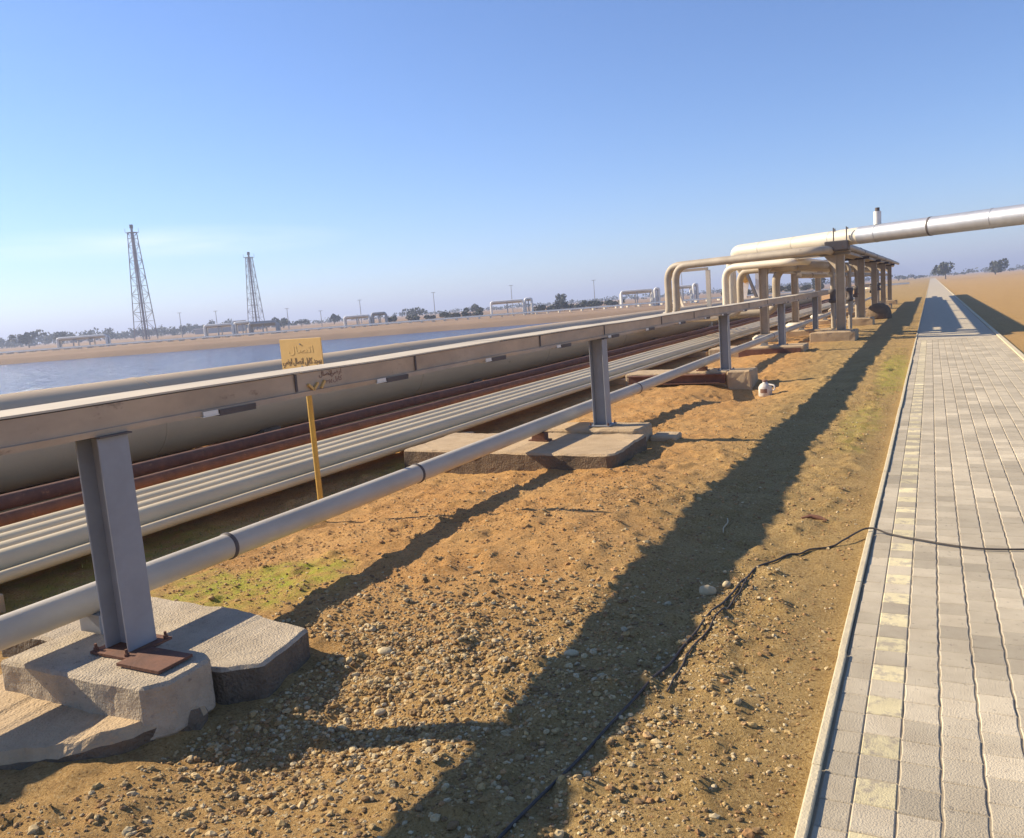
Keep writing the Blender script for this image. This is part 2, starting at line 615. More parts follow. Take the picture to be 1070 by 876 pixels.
def blob(cx, cy, rx, ry, ang=0):
    c, s = math.cos(ang), math.sin(ang)
    u = (X - cx) * c + (Y - cy) * s
    v = -(X - cx) * s + (Y - cy) * c
    d = np.hypot(u / rx, v / ry) + 0.7 * fbm(X, Y, 3.0, 4)
    return 1 - sstep(0.55, 1.1, d)


moss = np.maximum.reduce([blob(-4.15, 3.75, 0.75, 0.45), blob(-3.95, 4.1, 0.4, 0.5), 0.7 * blob(-0.62, 16.5, 0.30, 4.0),
                          0.6 * blob(-5.6, 4.0, 0.6, 1.3), 0.5 * blob(-5.6, 8.0, 0.4, 1.2), 0.4 * blob(-0.75, 10.5, 0.25, 2.2)])
for nm, arr in (('orange', orange), ('moss', moss)):
    a = me.attributes.new(nm, 'FLOAT', 'POINT')
    a.data.foreach_set('value', arr.astype(np.float32))
me.materials.append(M['dirt'])
ground = bpy.data.objects.new('ground', me)
COL.objects.link(ground)
tag(ground, kind='structure')

# ------------------------------------------------------------------ canal and far bank
FW = Vector((-0.46299, 0.88628, 0))          # heading of the view over the canal
RT = Vector((0.88628, 0.46299, 0))


def at(px, dist, z=0.0):
    """point at a bearing (given as in the photograph's columns) and distance along the heading"""
    dx, dy = (px - 535) / 850, (354 - 0.0765 * (px - 100) - 438) / 850
    return Vector(((_R[0][0] * dx + _R[0][1] * dy + _R[0][2]) * dist, (_R[1][0] * dx + _R[1][1] * dy + _R[1][2]) * dist, z))


WL = 118.0                                   # distance of the far waterline


def far_z(d, s=0.0):
    a = -1.5 + 1.3 * sstep(-1, 3.0, d) + 0.45 * sstep(3.0, 7.0, d)
    a = a + 0.25 * sstep(20, 120, d)
    return a


sv = np.array([-v for v in geo(90, 1600, 6, 1.2)][::-1] + list(np.arange(-90, 140, 1.0)) + geo(140, 1500, 6, 1.15))
dv = np.array(axis([(-2.0, 12, 0.6), (12, 40, 2.5)]) + geo(40, 2200, 4, 1.15))
SX, DV = np.meshgrid(sv, dv)
wob = 1.1 * fbm(SX, DV * 0, 0.05, 3) * 2 + 0.5 * fbm(SX, DV, 0.4, 3)
FZ = far_z(DV + wob) + 0.35 * fbm(SX, DV, 0.12, 4) * sstep(1.0, 6.0, DV)
FX = RT.x * SX + FW.x * (WL + DV)
FY = RT.y * SX + FW.y * (WL + DV)
wj = sstep(-75, -31, FX) * sstep(2, 6, DV)
FZ = FZ * (1 - wj) - 0.12 * wj
FZ = np.where(FX > -27.5, np.minimum(FZ, -0.45), FZ)
mb = MB()
n1, n2 = len(sv), len(dv)
idx = np.arange(n1 * n2).reshape(n2, n1)
fq = np.stack([idx[:-1, :-1], idx[:-1, 1:], idx[1:, 1:], idx[1:, :-1]], -1).reshape(-1, 4)
mb.add(np.stack([FX, FY, FZ], -1).reshape(-1, 3).tolist(), fq.tolist(), True)
tag(mb.build('far_bank', M['fardirt']), kind='structure')
mb = MB()
wp = [RT * sx + FW * dy for sx, dy in ((-3000, -2500), (260, -2500), (260, WL + 4), (-3000, WL + 4))]
mb.add([(-2600, -2000, -1.05), (-24.4, -2000, -1.05), (-24.4, 116, -1.05), (-2600, 116, -1.05)], [(0, 1, 2, 3)])
water = mb.build('water', M['water'])
tag(water, kind='structure')

# ------------------------------------------------------------------ paved path
mb = MB()
mb.box(-0.351, 1.507, -12, 60, -0.09, 0.0018)
tag(mb.build('path_bed', M['joint']), kind='structure')
PW, PL = 0.131, 0.155
mb = MB()
tints = []
rp_ = random.Random(3)
c = 0
x = -0.343
while x < 1.49:
    wdt = 0.105 if c == 0 else PW
    j = 0
    y = -2.0 - (PL / 2 if c % 2 else 0) + (0.09 if c == 1 else 0)
    while y < 24:
        g = 0.0013
        x0, x1, y0, y1 = x + g, min(x + wdt, 1.5) - g, y + g, y + PL - g
        z = 0.006 + rp_.uniform(-0.0012, 0.0012)
        tx, ty = rp_.uniform(-0.001, 0.001), rp_.uniform(-0.001, 0.001)
        ch = 0.0035
        k = 0.0035 if c > 1 else 0.002
        ym = (y0 + y1) / 2
        out = [(x0, y0), (x1, y0), (x1 - k, ym - 0.02), (x1 - k, ym + 0.02), (x1, y1), (x0, y1), (x0 + k, ym + 0.02), (x0 + k, ym - 0.02)]
        if k < 0.003:
            out = [(x0, y0), (x1, y0), (x1, ym), (x1, y1), (x0, y1), (x0, ym)]
        n = len(out)
        cx, cy = (x0 + x1) / 2, ym
        inn = [(px + (cx - px) * 2 * ch / wdt * 1.2, py + (cy - py) * 2 * ch / PL * 1.2) for px, py in out]
        v = [(px, py, -0.06) for px, py in out] + [(px, py, z - 0.004) for px, py in out] + \
            [(px, py, z + tx * (px - cx) / wdt * 2 + ty * (py - cy) / PL * 2) for px, py in inn]
        f = [(i, (i + 1) % n, n + (i + 1) % n, n + i) for i in range(n)]
        f += [(n + i, n + (i + 1) % n, 2 * n + (i + 1) % n, 2 * n + i) for i in range(n)]
        f += [tuple(range(2 * n, 3 * n))]
        painted = c == 1 and j % 2 == 0
        mb.add(v, f, False, 1 if painted else 0)
        tv = rp_.uniform(0.85, 1.12) * (1.0 + 0.28 * noise.noise(Vector((cx * 2.2, cy * 1.6, 0))) + 0.12 * noise.noise(Vector((cx * 7, cy * 5, 3))))
        tints += [tv] * len(v)
        y += PL
        j += 1
    x += wdt
    c += 1
pav = mb.build('path', [M['paver'], M['paverpaint']])
ca = pav.data.color_attributes.new('tint', 'FLOAT_COLOR', 'POINT')
ca.data.foreach_set('color', [q for t in tints for q in (t, t, t * 0.99, 1)])
tag(pav, kind='structure')
mb = MB()
mb.box(-0.343, 1.497, 24.1, 400, -0.05, 0.006)
o = mb.build('path_far', M['paver'])
ca = o.data.color_attributes.new('tint', 'FLOAT_COLOR', 'POINT')
ca.data.foreach_set('color', [1.0] * 32)
tag(o, kind='structure')
mb = MB()
y = -6.0
while y < 90:
    L = 0.98
    z = 0.022 + rnd.uniform(-0.004, 0.004)
    xo = rnd.uniform(-0.003, 0.003)
    mb.box(-0.386 + xo, -0.352 + xo, y, y + L - 0.006, -0.16, z)
    y += L
mb.box(-0.386, -0.352, y, 400, -0.16, 0.022)
tag(bevel(mb.build('kerb', M['kerb']), 0.006), kind='structure')
mb = MB()
y = -6.0
while y < 90:
    mb.box(1.508, 1.60, y, y + 0.974, -0.16, 0.03)
    y += 0.98
mb.box(1.508, 1.60, y, 400, -0.16, 0.03)
tag(bevel(mb.build('outer_kerb', M['kerb']), 0.008), kind='structure')

# ------------------------------------------------------------------ concrete pads
POST_Y = [2.47, 8.95, 15.55, 22.2, 29.2, 36.2, 43.2, 50.2]


def pad(name, pts, z0, z1, m, label, seed, group='concrete pads under the pipe supports', res=0.07, amp=0.012, cut=0.02):
    cx = sum(p[0] for p in pts) / len(pts)
    cy = sum(p[1] for p in pts) / len(pts)
    o = rough_block(pts, z0, z1, res, amp, seed, cut).build(name, m, None, (cx, cy, z0))
    return tag(o, label, 'concrete pad', group)


p1 = thing('concrete_footing', 'long cracked grey concrete footing at the nearest post, with a raised pedestal on it', 'concrete footing', (-3.6, 2.8, 0), 'concrete pads under the pipe supports')
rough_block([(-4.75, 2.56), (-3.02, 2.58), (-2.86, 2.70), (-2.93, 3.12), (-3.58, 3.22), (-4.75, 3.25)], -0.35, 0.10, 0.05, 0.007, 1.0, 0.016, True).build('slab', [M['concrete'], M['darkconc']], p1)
rough_block([(-4.0, 2.14), (-3.02, 2.16), (-2.95, 2.26), (-2.97, 2.50), (-3.05, 2.548), (-4.0, 2.548)], -0.05, 0.20, 0.05, 0.006, 4.0, 0.014).build('pedestal', M['concrete'], p1)
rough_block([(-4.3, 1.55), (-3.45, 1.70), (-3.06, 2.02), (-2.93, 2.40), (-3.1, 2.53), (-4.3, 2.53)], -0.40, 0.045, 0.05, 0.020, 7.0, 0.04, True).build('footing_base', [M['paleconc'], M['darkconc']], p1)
p2 = thing('concrete_footing', 'low flat concrete slab with a raised back rim under the second post', 'concrete footing', (-4, 8.2, 0), 'concrete pads under the pipe supports')
rough_block([(-5.35, 7.50), (-2.84, 7.42), (-2.78, 7.50), (-2.83, 8.62), (-5.35, 8.66)], -0.25, 0.185, 0.09, 0.012, 2.0, 0.02, True).build('slab', [M['paleconc'], M['soilshade']], p2)
rough_block([(-4.3, 8.68), (-2.98, 8.66), (-2.93, 8.72), (-2.94, 9.20), (-4.3, 9.22)], -0.25, 0.225, 0.09, 0.010, 3.0, 0.02).build('back_rim', M['paleconc'], p2)
pad('concrete_block', [(-2.92, 9.0), (-2.62, 9.0), (-2.62, 9.3), (-2.92, 9.32)], -0.2, 0.09, M['paleconc'], 'small low concrete block just right of the slab under the second post', 2.2)
p3 = thing('concrete_footing', 'concrete pad with a rusty steel channel along its face under the third post', 'concrete footing', (-4, 15.6, 0), 'concrete pads under the pipe supports')
rough_block([(-5.4, 15.30), (-3.40, 15.30), (-3.40, 16.1), (-5.4, 16.1)], -0.4, 0.20, 0.12, 0.012, 5.0).build('slab', M['paleconc'], p3)
rough_block([(-3.39, 15.22), (-2.95, 15.22), (-2.95, 15.9), (-3.39, 15.9)], -0.55, 0.205, 0.1, 0.014, 6.0).build('end_block', M['paleconc'], p3)
mb = MB()
mb.box(-5.3, -3.42, 15.21, 15.27, 0.0, 0.17)
mb.box(-5.3, -3.42, 15.12, 15.205, 0.155, 0.172)
mb.box(-5.3, -3.42, 15.12, 15.205, 0.0, 0.015)
mb.build('steel_channel', M['rust'], p3)
pad('concrete_footing', [(-5.3, 21.75), (-2.88, 21.75), (-2.88, 22.7), (-5.3, 22.7)], -0.3, 0.17, M['paleconc'], 'concrete pad with a dark stained edge under the fourth post', 8.0, res=0.2)
mb = MB()
mb.box(-4.5, -2.95, 21.68, 21.745, -0.08, 0.12)
tag(mb.build('steel_channel', M['rust'], None), 'dark rusty steel channel leaning along the pad of the fourth post', 'steel channel')
for i, y in enumerate(POST_Y[4:]):
    pad('concrete_footing', [(-5.2, y - 0.45), (-2.9, y - 0.45), (-2.9, y + 0.5), (-5.2, y + 0.5)], -0.3, 0.17, M['paleconc'],
        'far concrete pad under a post, ' + ['nearest of those under the pipe rack', 'behind the first far pad under the pipe rack', 'next to last one below the pipe rack', 'last one below the pipe rack'][i], 9.0 + i, res=0.3)

# ------------------------------------------------------------------ cable tray on its posts
tray = thing('cable_tray', 'long grey steel cable tray with a sunlit dusty top, carried on the row of posts', 'cable tray', (-3.55, 2.47, 0))
sag = lambda y: 0.0035 * math.sin(y * 0.97 + 0.7) + 0.002 * math.sin(y * 2.3) + 0.001 * math.sin(y * 5.1)


def tray_sheet(profile, y0, y1, st=0.25, smooth=False, wob=0.0):
    m = MB()
    n = len(profile)
    ysn = list(np.arange(y0, y1, st)) + [y1]
    v = []
    for i, y in enumerate(ysn):
        for k, (px, pz) in enumerate(profile):
            v.append((px + wob * 0.004 * math.sin(y * 3.1 + k), y, pz + sag(y)))
    f = []
    for i in range(len(ysn) - 1):
        for k in range(n):
            a, b = i * n + k, i * n + (k + 1) % n
            f.append((a, b, b + n, a + n))
    f.append(tuple(range(n)))
    f.append(tuple(range((len(ysn) - 1) * n, len(ysn) * n))[::-1])
    m.add(v, f, smooth)
    return m


TR0, TR1 = -4.0, 62.0
tray_sheet([(-3.402, 1.396), (-3.402, 1.288), (-3.388, 1.284), (-3.388, 1.256), (-3.72, 1.256), (-3.72, 1.396)], TR0, TR1, wob=1).build('trough', M['tray'], tray)
# cover sheets, one part per 2.6 m
y = TR0
k = 0
while y < TR1:
    dz = rnd.uniform(0, 0.004)
    L = min(2.6, TR1 - y)
    tray_sheet([(-3.396, 1.399 + dz), (-3.396, 1.409 + dz), (-3.728, 1.411 + dz), (-3.728, 1.399 + dz)], y, y + L - 0.012).build('cover', M['traytop'], tray)
    y += 2.6
for y in (1.05, 3.74, 5.03, 7.22, 9.0, 11.3, 13.1, 17.6, 19.8, 24.0):
    mb = MB()
    mb.box(-3.3985, -3.393, y - 0.009, y + 0.009, 1.292 + sag(y), 1.396 + sag(y))
    mb.build('joint_strap', M['darksteel'], tray)
br_y = [2.98, 4.50, 6.05, 7.55, 9.05, 10.5, 12.1, 13.7, 15.0, 16.9, 18.6, 20.3, 22.5, 24.4, 26.3]
for y in br_y:
    mb = MB()
    mb.box(-3.60, -3.378, y + 0.02, y + 0.13, 1.248, 1.253)
    mb.box(-3.386, -3.380, y + 0.025, y + 0.125, 1.254, 1.277)
    mb.build('bracket_plate', M['sunspot'], tray)  # pale paint stands in for a spot of sun on the plate
    mb = MB()
    mb.box(-3.60, -3.381, y + 0.135, y + 0.40, 1.240, 1.2535)
    mb.box(-3.3865, -3.378, y + 0.135, y + 0.40, 1.2545, 1.274)
    mb.build('dark_slot_bar', M['darksteel'], tray)  # dark bar stands in for the shaded slot beside the bright spot
# yellow clamp ends and faded stencilled lines on the tray face
for ya, yb in ((3.84, 3.885), (3.93, 3.885), (3.955, 3.995)):
    mb = MB()
    zz = 1.302
    mb.obox((-3.392, ya, zz + (0.022 if ya != 3.955 else -0.014)), (-3.392, yb, zz + (-0.018 if ya != 3.955 else 0.028)), 0.016, 0.014)
    mb.build('arrow_mark', M['yellow'], tray)


def text_mesh(body, size, mtx, mat_, name, parent, wide=1.0):
    cu = bpy.data.curves.new('lettering', 'FONT')
    cu.body = body
    cu.size = size
    cu.align_x = 'CENTER'
    cu.align_y = 'CENTER'
    cu.extrude = 0.0006
    cu.offset = size * 0.012
    o = bpy.data.objects.new('lettering', cu)
    COL.objects.link(o)
    dg = bpy.context.evaluated_depsgraph_get()
    dg.update()
    me = bpy.data.meshes.new_from_object(o.evaluated_get(dg))
    COL.objects.unlink(o)
    bpy.data.objects.remove(o)
    me.transform(mtx @ Matrix.Diagonal((wide, 1, 1, 1)))
    me.materials.clear()
    me.materials.append(mat_)
    r = bpy.data.objects.new(name, me)
    COL.objects.link(r)
    r.parent = parent
    return r


def frame_mtx(origin, xdir, zdir=(0, 0, 1)):
    x = Vector(xdir).normalized()
    u = Vector(zdir).normalized()
    nrm = x.cross(u).normalized()
    u = nrm.cross(x)
    m = Matrix((x, u, nrm)).transposed().to_4x4()
    m.translation = Vector(origin)
    return m


_W = [[0xFEF3, 0xFEEE, 0xFE9F, 0xFEAA], [0xFEDB, 0xFE8E, 0xFE91, 0xFEDE], [0xFE8D, 0xFE97, 0xFEBC, 0xFE8E, 0xFEDD], [0xFE8D, 0xFEAD, 0xFEBF, 0xFEF2]]
ARABIC = ' '.join(''.join(map(chr, w)) for w in _W)[::-1]
# two short faded lines on the tray
for yy, zz, w in ((4.02, 1.372, 2), (4.12, 1.372, 3), (4.03, 1.328, 0), (4.13, 1.328, 1)):
    s_ = ''.join(map(chr, _W[w]))[::-1]
    text_mesh(s_, 0.04, frame_mtx(Vector((-3.3995, yy, zz)) - tray.location, (0, 1, 0)), M['redink'], 'stencil_mark', tray, 1.3)

# ------------------------------------------------------------------ H posts
WORDS = ['nearest grey H-section post of the cable tray, with a rusty base plate',
         'second grey H-section tray post, standing on the low flat slab',
         'third grey H-section tray post, beside the rusty channel and white jug',
         'fourth grey H-section tray post, on the pad with the dark edge',
         'fifth grey tray post, just left of the first tall rack column',
         'sixth tray post, in the shade below the pipe rack', 'seventh tray post, deep below the pipe rack', 'farthest visible tray post below the pipe rack']


def h_section(m, x, y, z0, z1, w, d, t, tw):
    """flanges face +-X, web faces +-Y"""
    m.box(x - d / 2, x - d / 2 + t, y - w / 2, y + w / 2, z0, z1)
    m.box(x + d / 2 - t, x + d / 2, y - w / 2, y + w / 2, z0, z1)
    m.box(x - d / 2 + t, x + d / 2 - t, y - tw / 2, y + tw / 2, z0, z1)
    return m


def make_post(y, z0, label, detail=True):
    t = thing('support_post', label, 'post', (-3.47, y, z0), 'H-section posts carrying the cable tray')
    m = MB()
    h_section(m, -3.47, y, z0 + 0.012, 1.246, 0.16, 0.17, 0.011, 0.008)
    bevel(m.build('column', M['post'], t), 0.003, 1)
    m = MB()
    m.box(-3.60, -3.34, y - 0.13, y + 0.13, z0, z0 + 0.012)
    m.build('base_plate', M['rust'] if y < 3 else M['post'], t)
    m = MB()
    m.box(-3.74, -3.36, y - 0.085, y + 0.085, 1.2465, 1.2545)
    m.build('cap_plate', M['darksteel'], t)
    if y < 25:
        for q in ((-3.58, -0.11), (-3.36, -0.11), (-3.36, 0.11), (-3.58, 0.11)):
            m = MB()
            m.tube([(q[0], y + q[1], z0 + 0.012), (q[0], y + q[1], z0 + 0.026)], 0.013, 6)
            m.tube([(q[0], y + q[1], z0 + 0.026), (q[0], y + q[1], z0 + 0.045)], 0.007, 8)
            m.build('anchor_bolt', M['rust'], t)
    return t


pz = [0.205, 0.23, 0.205, 0.172, 0.172, 0.172, 0.172, 0.172]
for i, y in enumerate(POST_Y):
    t = make_post(y, pz[i], WORDS[i])
    if i == 0:
        mb = MB()
        mb.box(-3.33, -3.05, 2.28, 2.47, 0.208, 0.222)
        mb.build('bearing_plate', M['rust'], t)

# ------------------------------------------------------------------ pipes along the way
Y0, Y1 = -6.0, 75.0


def long_pipe(name, x, z, r, m, label, cat='pipe', group=None, y0=Y0, y1=Y1, bow=0.0, seg=24, joints=(), jr=1.12, jm=None):
    pts = []
    ph = rnd.uniform(0, 6)
    for y in np.arange(y0, y1 + 0.1, 0.75):
        pts.append((x + bow * math.sin(y * 0.5 + ph), y, z + 0.5 * bow * math.sin(y * 0.83 + ph * 2)))
    mb_ = MB().tube(pts, r, seg)
    if not joints:
        o = mb_.build(name, m, None, (x, 0, z))
        return tag(o, label, cat, group)
    t = thing(name, label, cat, (x, 0, z), group)
    mb_.build('pipe_wall', m, t)
    for y in joints:
        zz = z + 0.5 * bow * math.sin(y * 0.83 + ph * 2)
        xx = x + bow * math.sin(y * 0.5 + ph)
        MB().tube([(xx, y - 0.016, zz), (xx, y - 0.008, zz), (xx, y + 0.008, zz), (xx, y + 0.016, zz)], [r * 1.01, r * jr, r * jr, r * 1.01], seg).build('weld_ring', jm or m, t)
    return t


low = long_pipe('pipe', -3.92, 0.352, 0.079, M['greypipe'], 'single light grey pipe running low along the front of the posts', bow=0.006, joints=(3.55, 5.67, 11.6, 17.5, 23.3), jr=1.10, jm=M['darksteel'])
for i, y in enumerate([2.62, 8.15, 15.6, 22.2, 29.2, 36.2]):
    mb = MB()
    zt = [0.10, 0.19, 0.205, 0.175, 0.175, 0.175][i]
    mb.box(-4.0, -3.84, y - 0.05, y + 0.05, zt - 0.01, 0.278)
    mb.box(-4.04, -3.80, y - 0.06, y + 0.06, zt - 0.012, zt + 0.012)
    tag(mb.build('pipe_shoe', M['rust'] if i in (1, 2) else M['post'], None),
        ['small steel shoe under the low grey pipe at the nearest footing', 'small rusty shoe under the low grey pipe on the second slab', 'rusty shoe under the low pipe behind the third post',
         'small shoe under the low pipe at the fourth post', 'small shoe under the low pipe at the fifth post', 'small shoe under the low pipe at the sixth post'][i], 'pipe shoe', 'shoes under the low pipe')
CW = ['first of the four cream pipes lying side by side, nearest the camera', 'second of the four cream pipes, counted from the front',
      'third of the four cream pipes, counted from the front', 'rearmost of the four cream pipes, next to the rusty pipe']
for i in range(4):
    long_pipe('pipe', -5.80 - 0.237 * i, 0.188, 0.101, M['cream'], CW[i], group='four cream pipes side by side', bow=0.007)
long_pipe('conduit', -5.60, 0.152, 0.042, M['cream'], 'thin cream conduit in front of and below the four cream pipes', 'conduit', bow=0.008)
long_pipe('pipe', -7.05, 0.235, 0.06, M['rust'], 'thin rusty brown pipe between the cream pipes and the big pipeline', bow=0.012)
long_pipe('pipe', -7.72, 0.25, 0.075, M['rust'], 'thicker rusty pipe in the shade of the big pipeline', bow=0.012)
big = long_pipe('pipeline', -9.3, 0.607, 0.545, M['bigpipe'], 'big dusty beige pipeline running behind the cable tray, above the water', 'pipeline', seg=48, joints=(1.2, 7.2, 13.2, 19.2, 25.2), jr=1.012, bow=0.01)
SL = []
for i, y in enumerate([-3.5, 2.9, 9.2, 15.6, 22.2, 29.0, 36.0]):
    mb = MB()
    mb.box(-7.7, -5.45, y - 0.12, y + 0.12, -0.15, 0.085)
    o = bevel(mb.build('sleeper', M['paleconc'], None, (-6.5, y, 0)), 0.015)
    tag(o, 'concrete sleeper under the cream pipes, ' + ['behind the camera end', 'level with the nearest post', 'level with the second post', 'level with the third post', 'level with the fourth post', 'level with the fifth post', 'level with the sixth post'][i],
        'sleeper', 'concrete sleepers under the pipes')
    mb = MB()
    prof = []
    for k in range(13):
        a = math.radians(235 + 70 * k / 12)
        prof.append((-9.3 + 0.556 * math.cos(a), 0.607 + 0.556 * math.sin(a)))
    pts = [(-9.72, -0.25), (-8.88, -0.25), (-8.92, prof[-1][1])] + prof[::-1] + [(-9.68, prof[0][1])]
    n = len(pts)
    v = [(px, y - 0.18, pz_) for px, pz_ in pts] + [(px, y + 0.18, pz_) for px, pz_ in pts]
    mb.add(v, [tuple(range(n)), tuple(range(2 * n - 1, n - 1, -1))] + [((q + 1) % n, q, n + q, n + (q + 1) % n) for q in range(n)])
    tag(mb.build('pipe_saddle', M['darkconc'], None, ), 'concrete saddle under the big pipeline, ' + ['behind the camera end', 'near the first post', 'near the second post', 'near the third post', 'near the fourth post', 'near the fifth post', 'near the sixth post'][i],
        'saddle', 'concrete saddles of the big pipeline')

# ------------------------------------------------------------------ yellow marker sign
sg = thing('marker_sign', 'yellow marker sign with dark lettering on a thin yellow post, behind the cable tray', 'sign', (-4.8, 5.43, 0))
mb = MB()
mb.tube([(-4.8, 5.43, -0.25), (-4.8, 5.43, 1.50)], 0.024, 14)
mb.build('post', M['yellowpost'], sg)
ang = math.radians(-6)
xd = Vector((math.cos(ang), math.sin(ang), 0))
nr = Vector((math.sin(ang), -math.cos(ang), 0))
cen = Vector((-4.8, 5.43, 1.425)) + nr * 0.034
mb = MB()
hw, hh, th = 0.255, 0.142, 0.004
v = []
for dn in (-th, th):
    for a, b in ((-1, -1), (1, -1), (1, 1), (-1, 1)):
        v.append(cen + xd * a * hw + Vector((0, 0, b * hh)) + nr * dn)
mb.add(v, [(3, 2, 1, 0), (4, 5, 6, 7), (0, 1, 5, 4), (1, 2, 6, 5), (2, 3, 7, 6), (3, 0, 4, 7)])
bevel(mb.build('board', M['yellow'], sg), 0.002, 1)
for zz in (1.33, 1.52):
    MB().tube([cen + Vector((0, 0, zz - 1.425)) + nr * 0.0042, cen + Vector((0, 0, zz - 1.425)) + nr * 0.010], 0.007, 8).build('bolt', M['post'], sg)
text_mesh(ARABIC, 0.071, frame_mtx(cen + nr * (th + 0.0015) + Vector((0, 0, -0.052)) - sg.location, xd), M['ink'], 'lettering', sg, 0.74)
M['paleink'] = mat('pale_yellow_lettering', (0.73, 0.48, 0.165), (0.70, 0.45, 0.15), 20, rough=0.7, bump=0)
text_mesh(''.join(map(chr, _W[2]))[::-1], 0.08, frame_mtx(cen + nr * (th + 0.0012) + Vector((0, 0, 0.045)) - sg.location, xd), M['paleink'], 'faded_lettering', sg, 1.6)

# ------------------------------------------------------------------ pipe rack
rack = thing('pipe_rack', 'beige steel pipe rack of tall columns and cross beams at the end of the pipeway', 'pipe rack', (-3.6, 26.5, 0))
LC = [(-4.72, 26.9), (-4.86, 34.6), (-4.9, 42.6), (-4.9, 50.6), (-4.9, 58.6)]
RC = [(-2.36, 25.9), (-2.36, 33.9), (-2.36, 41.9), (-2.36, 49.9), (-2.36, 57.9)]
TOP = 2.46
for i, ((lx, ly), (rx, ry)) in enumerate(zip(LC, RC)):
    for (x, y, w) in ((lx, ly, 0.25), (rx, ry, 0.24)):
        z0 = 0.2 if x < -4 else 0.27
        m = MB()
        h_section(m, x, y, z0 + 0.02, TOP, w, w, 0.016, 0.012)
        m.build('column', M['rackpaint'], rack)
        m = MB()
        m.box(x - 0.2, x + 0.2, y - 0.2, y + 0.2, z0, z0 + 0.02)
        m.build('base_plate', M['rackpaint'], rack)
    a, b = Vector((lx - 0.35, ly + 0.15, TOP + 0.10)), Vector((rx + 0.3, ry - 0.12, TOP + 0.10))
    d = (b - a).normalized()
    m = MB()
    m.obox(a, b, 0.2, 0.02)
    m.obox(a - Vector((0, 0, 0.09)), b - Vector((0, 0, 0.09)), 0.2, 0.02)
    m.obox(a - Vector((0, 0, 0.045)), b - Vector((0, 0, 0.045)), 0.012, 0.07)
    m.build('cross_beam', M['darksteel'] if i else M['rackpaint'], rack)
    for (x, y, sg_) in ((lx, ly, 1), (rx, ry, -1)):
        m = MB()
        o_ = Vector((x, y, 0)) + d * 0.125 * sg_
        p_ = [o_ + Vector((0, 0, TOP - 0.42)), o_ + d * sg_ * 0.36 + Vector((0, 0, TOP - 0.005)), o_ + Vector((0, 0, TOP - 0.005))]
        nn = d.cross(Vector((0, 0, 1))) * 0.008
        m.add([q + nn for q in p_] + [q - nn for q in p_], [(0, 1, 2), (5, 4, 3), (0, 3, 4, 1), (1, 4, 5, 2), (2, 5, 3, 0)])
        m.build('gusset_plate', M['rackpaint'], rack)
for pts, zt in ((LC, TOP - 0.16), (RC, TOP + 0.22)):
    for (x0, y0), (x1, y1) in zip(pts, pts[1:]):
        m = MB()
        m.obox((x0, y0 + 0.13, zt), (x1, y1 - 0.13, zt), 0.18, 0.018)
        m.obox((x0, y0 + 0.13, zt - 0.15), (x1, y1 - 0.13, zt - 0.15), 0.18, 0.018)
        m.obox((x0, y0 + 0.13, zt - 0.075), (x1, y1 - 0.13, zt - 0.075), 0.012, 0.13)
        m.build('side_beam', M['rackpaint'], rack)
# beam head with U-bolt rods over the front right column
m = MB()
m.box(-2.74, -2.10, 25.45, 26.2, TOP + 0.125, TOP + 0.40)
bevel(m.build('beam_head', M['darksteel'], rack), 0.03)
for q in ((-2.5, 25.62), (-2.15, 25.62), (-2.5, 26.05), (-2.15, 26.05)):
    MB().tube([(q[0], q[1], TOP + 0.35), (q[0], q[1], TOP + 0.78)], 0.018, 8).build('rod', M['darksteel'], rack)
# concrete pads of the rack
PADW = ['pale concrete pad under the front right column of the pipe rack', 'smaller concrete pad under the second right column of the rack', 'concrete pad under the third right rack column',
        'concrete pad under the fourth right rack column', 'concrete pad under the last right rack column']
for i, (x, y) in enumerate(RC):
    w = 0.62 if i == 0 else 0.48
    pad('concrete_pad', [(x - w - 0.2 * (i == 0), y - w), (x + 0.42, y - w), (x + 0.42, y + w), (x - w, y + w)], -0.3, 0.27, M['paleconc'], PADW[i], 20 + i, 'concrete pads under the rack columns', res=0.25)
for i, (x, y) in enumerate(LC):
    mb = MB()
    mb.lathe(x, y, [(0.36, -0.2), (0.36, 0.02), (0.40, 0.06), (0.40, 0.12), (0.29, 0.20)], 24)
    tag(mb.build('concrete_pad', M['insul'], None, (0, 0, 0)), ['round flared pale base under the front left rack column', 'round pale base under the second left rack column', 'round pale base under the third left rack column', 'round pale base under the fourth left rack column', 'round pale base under the last left rack column'][i],
        'concrete pad', 'round bases under the rack columns')
mb = MB()
mb.lathe(-2.0, 38.3, [(0.50, -0.1), (0.50, 0.25), (0.46, 0.42), (0.34, 0.56), (0.2, 0.64), (0.05, 0.67)], 20)
tag(mb.build('domed_cover', M['soilshade'], None), 'dark domed cover on the ground between the right rack columns', 'cover')

# ------------------------------------------------------------------ overhead pipes
PG = 'pipes rising to the pipe rack'


def bent(name, pts, r, m, label, fr, seg=18, parts=None, group=PG):
    P = fillet(pts, fr, 8)
    t = thing(name, label, 'pipe', Vector(pts[0]), group)
    MB().tube(P, r, seg).build('pipe_wall', m, t)
    for q in (parts or []):
        a, b = Vector(q[0]), Vector(q[1])
        dd = (b - a).normalized() * 0.02
        MB().tube([a - dd, a + dd], r * 1.06, seg).build('band', M['silver'], t)
    return t


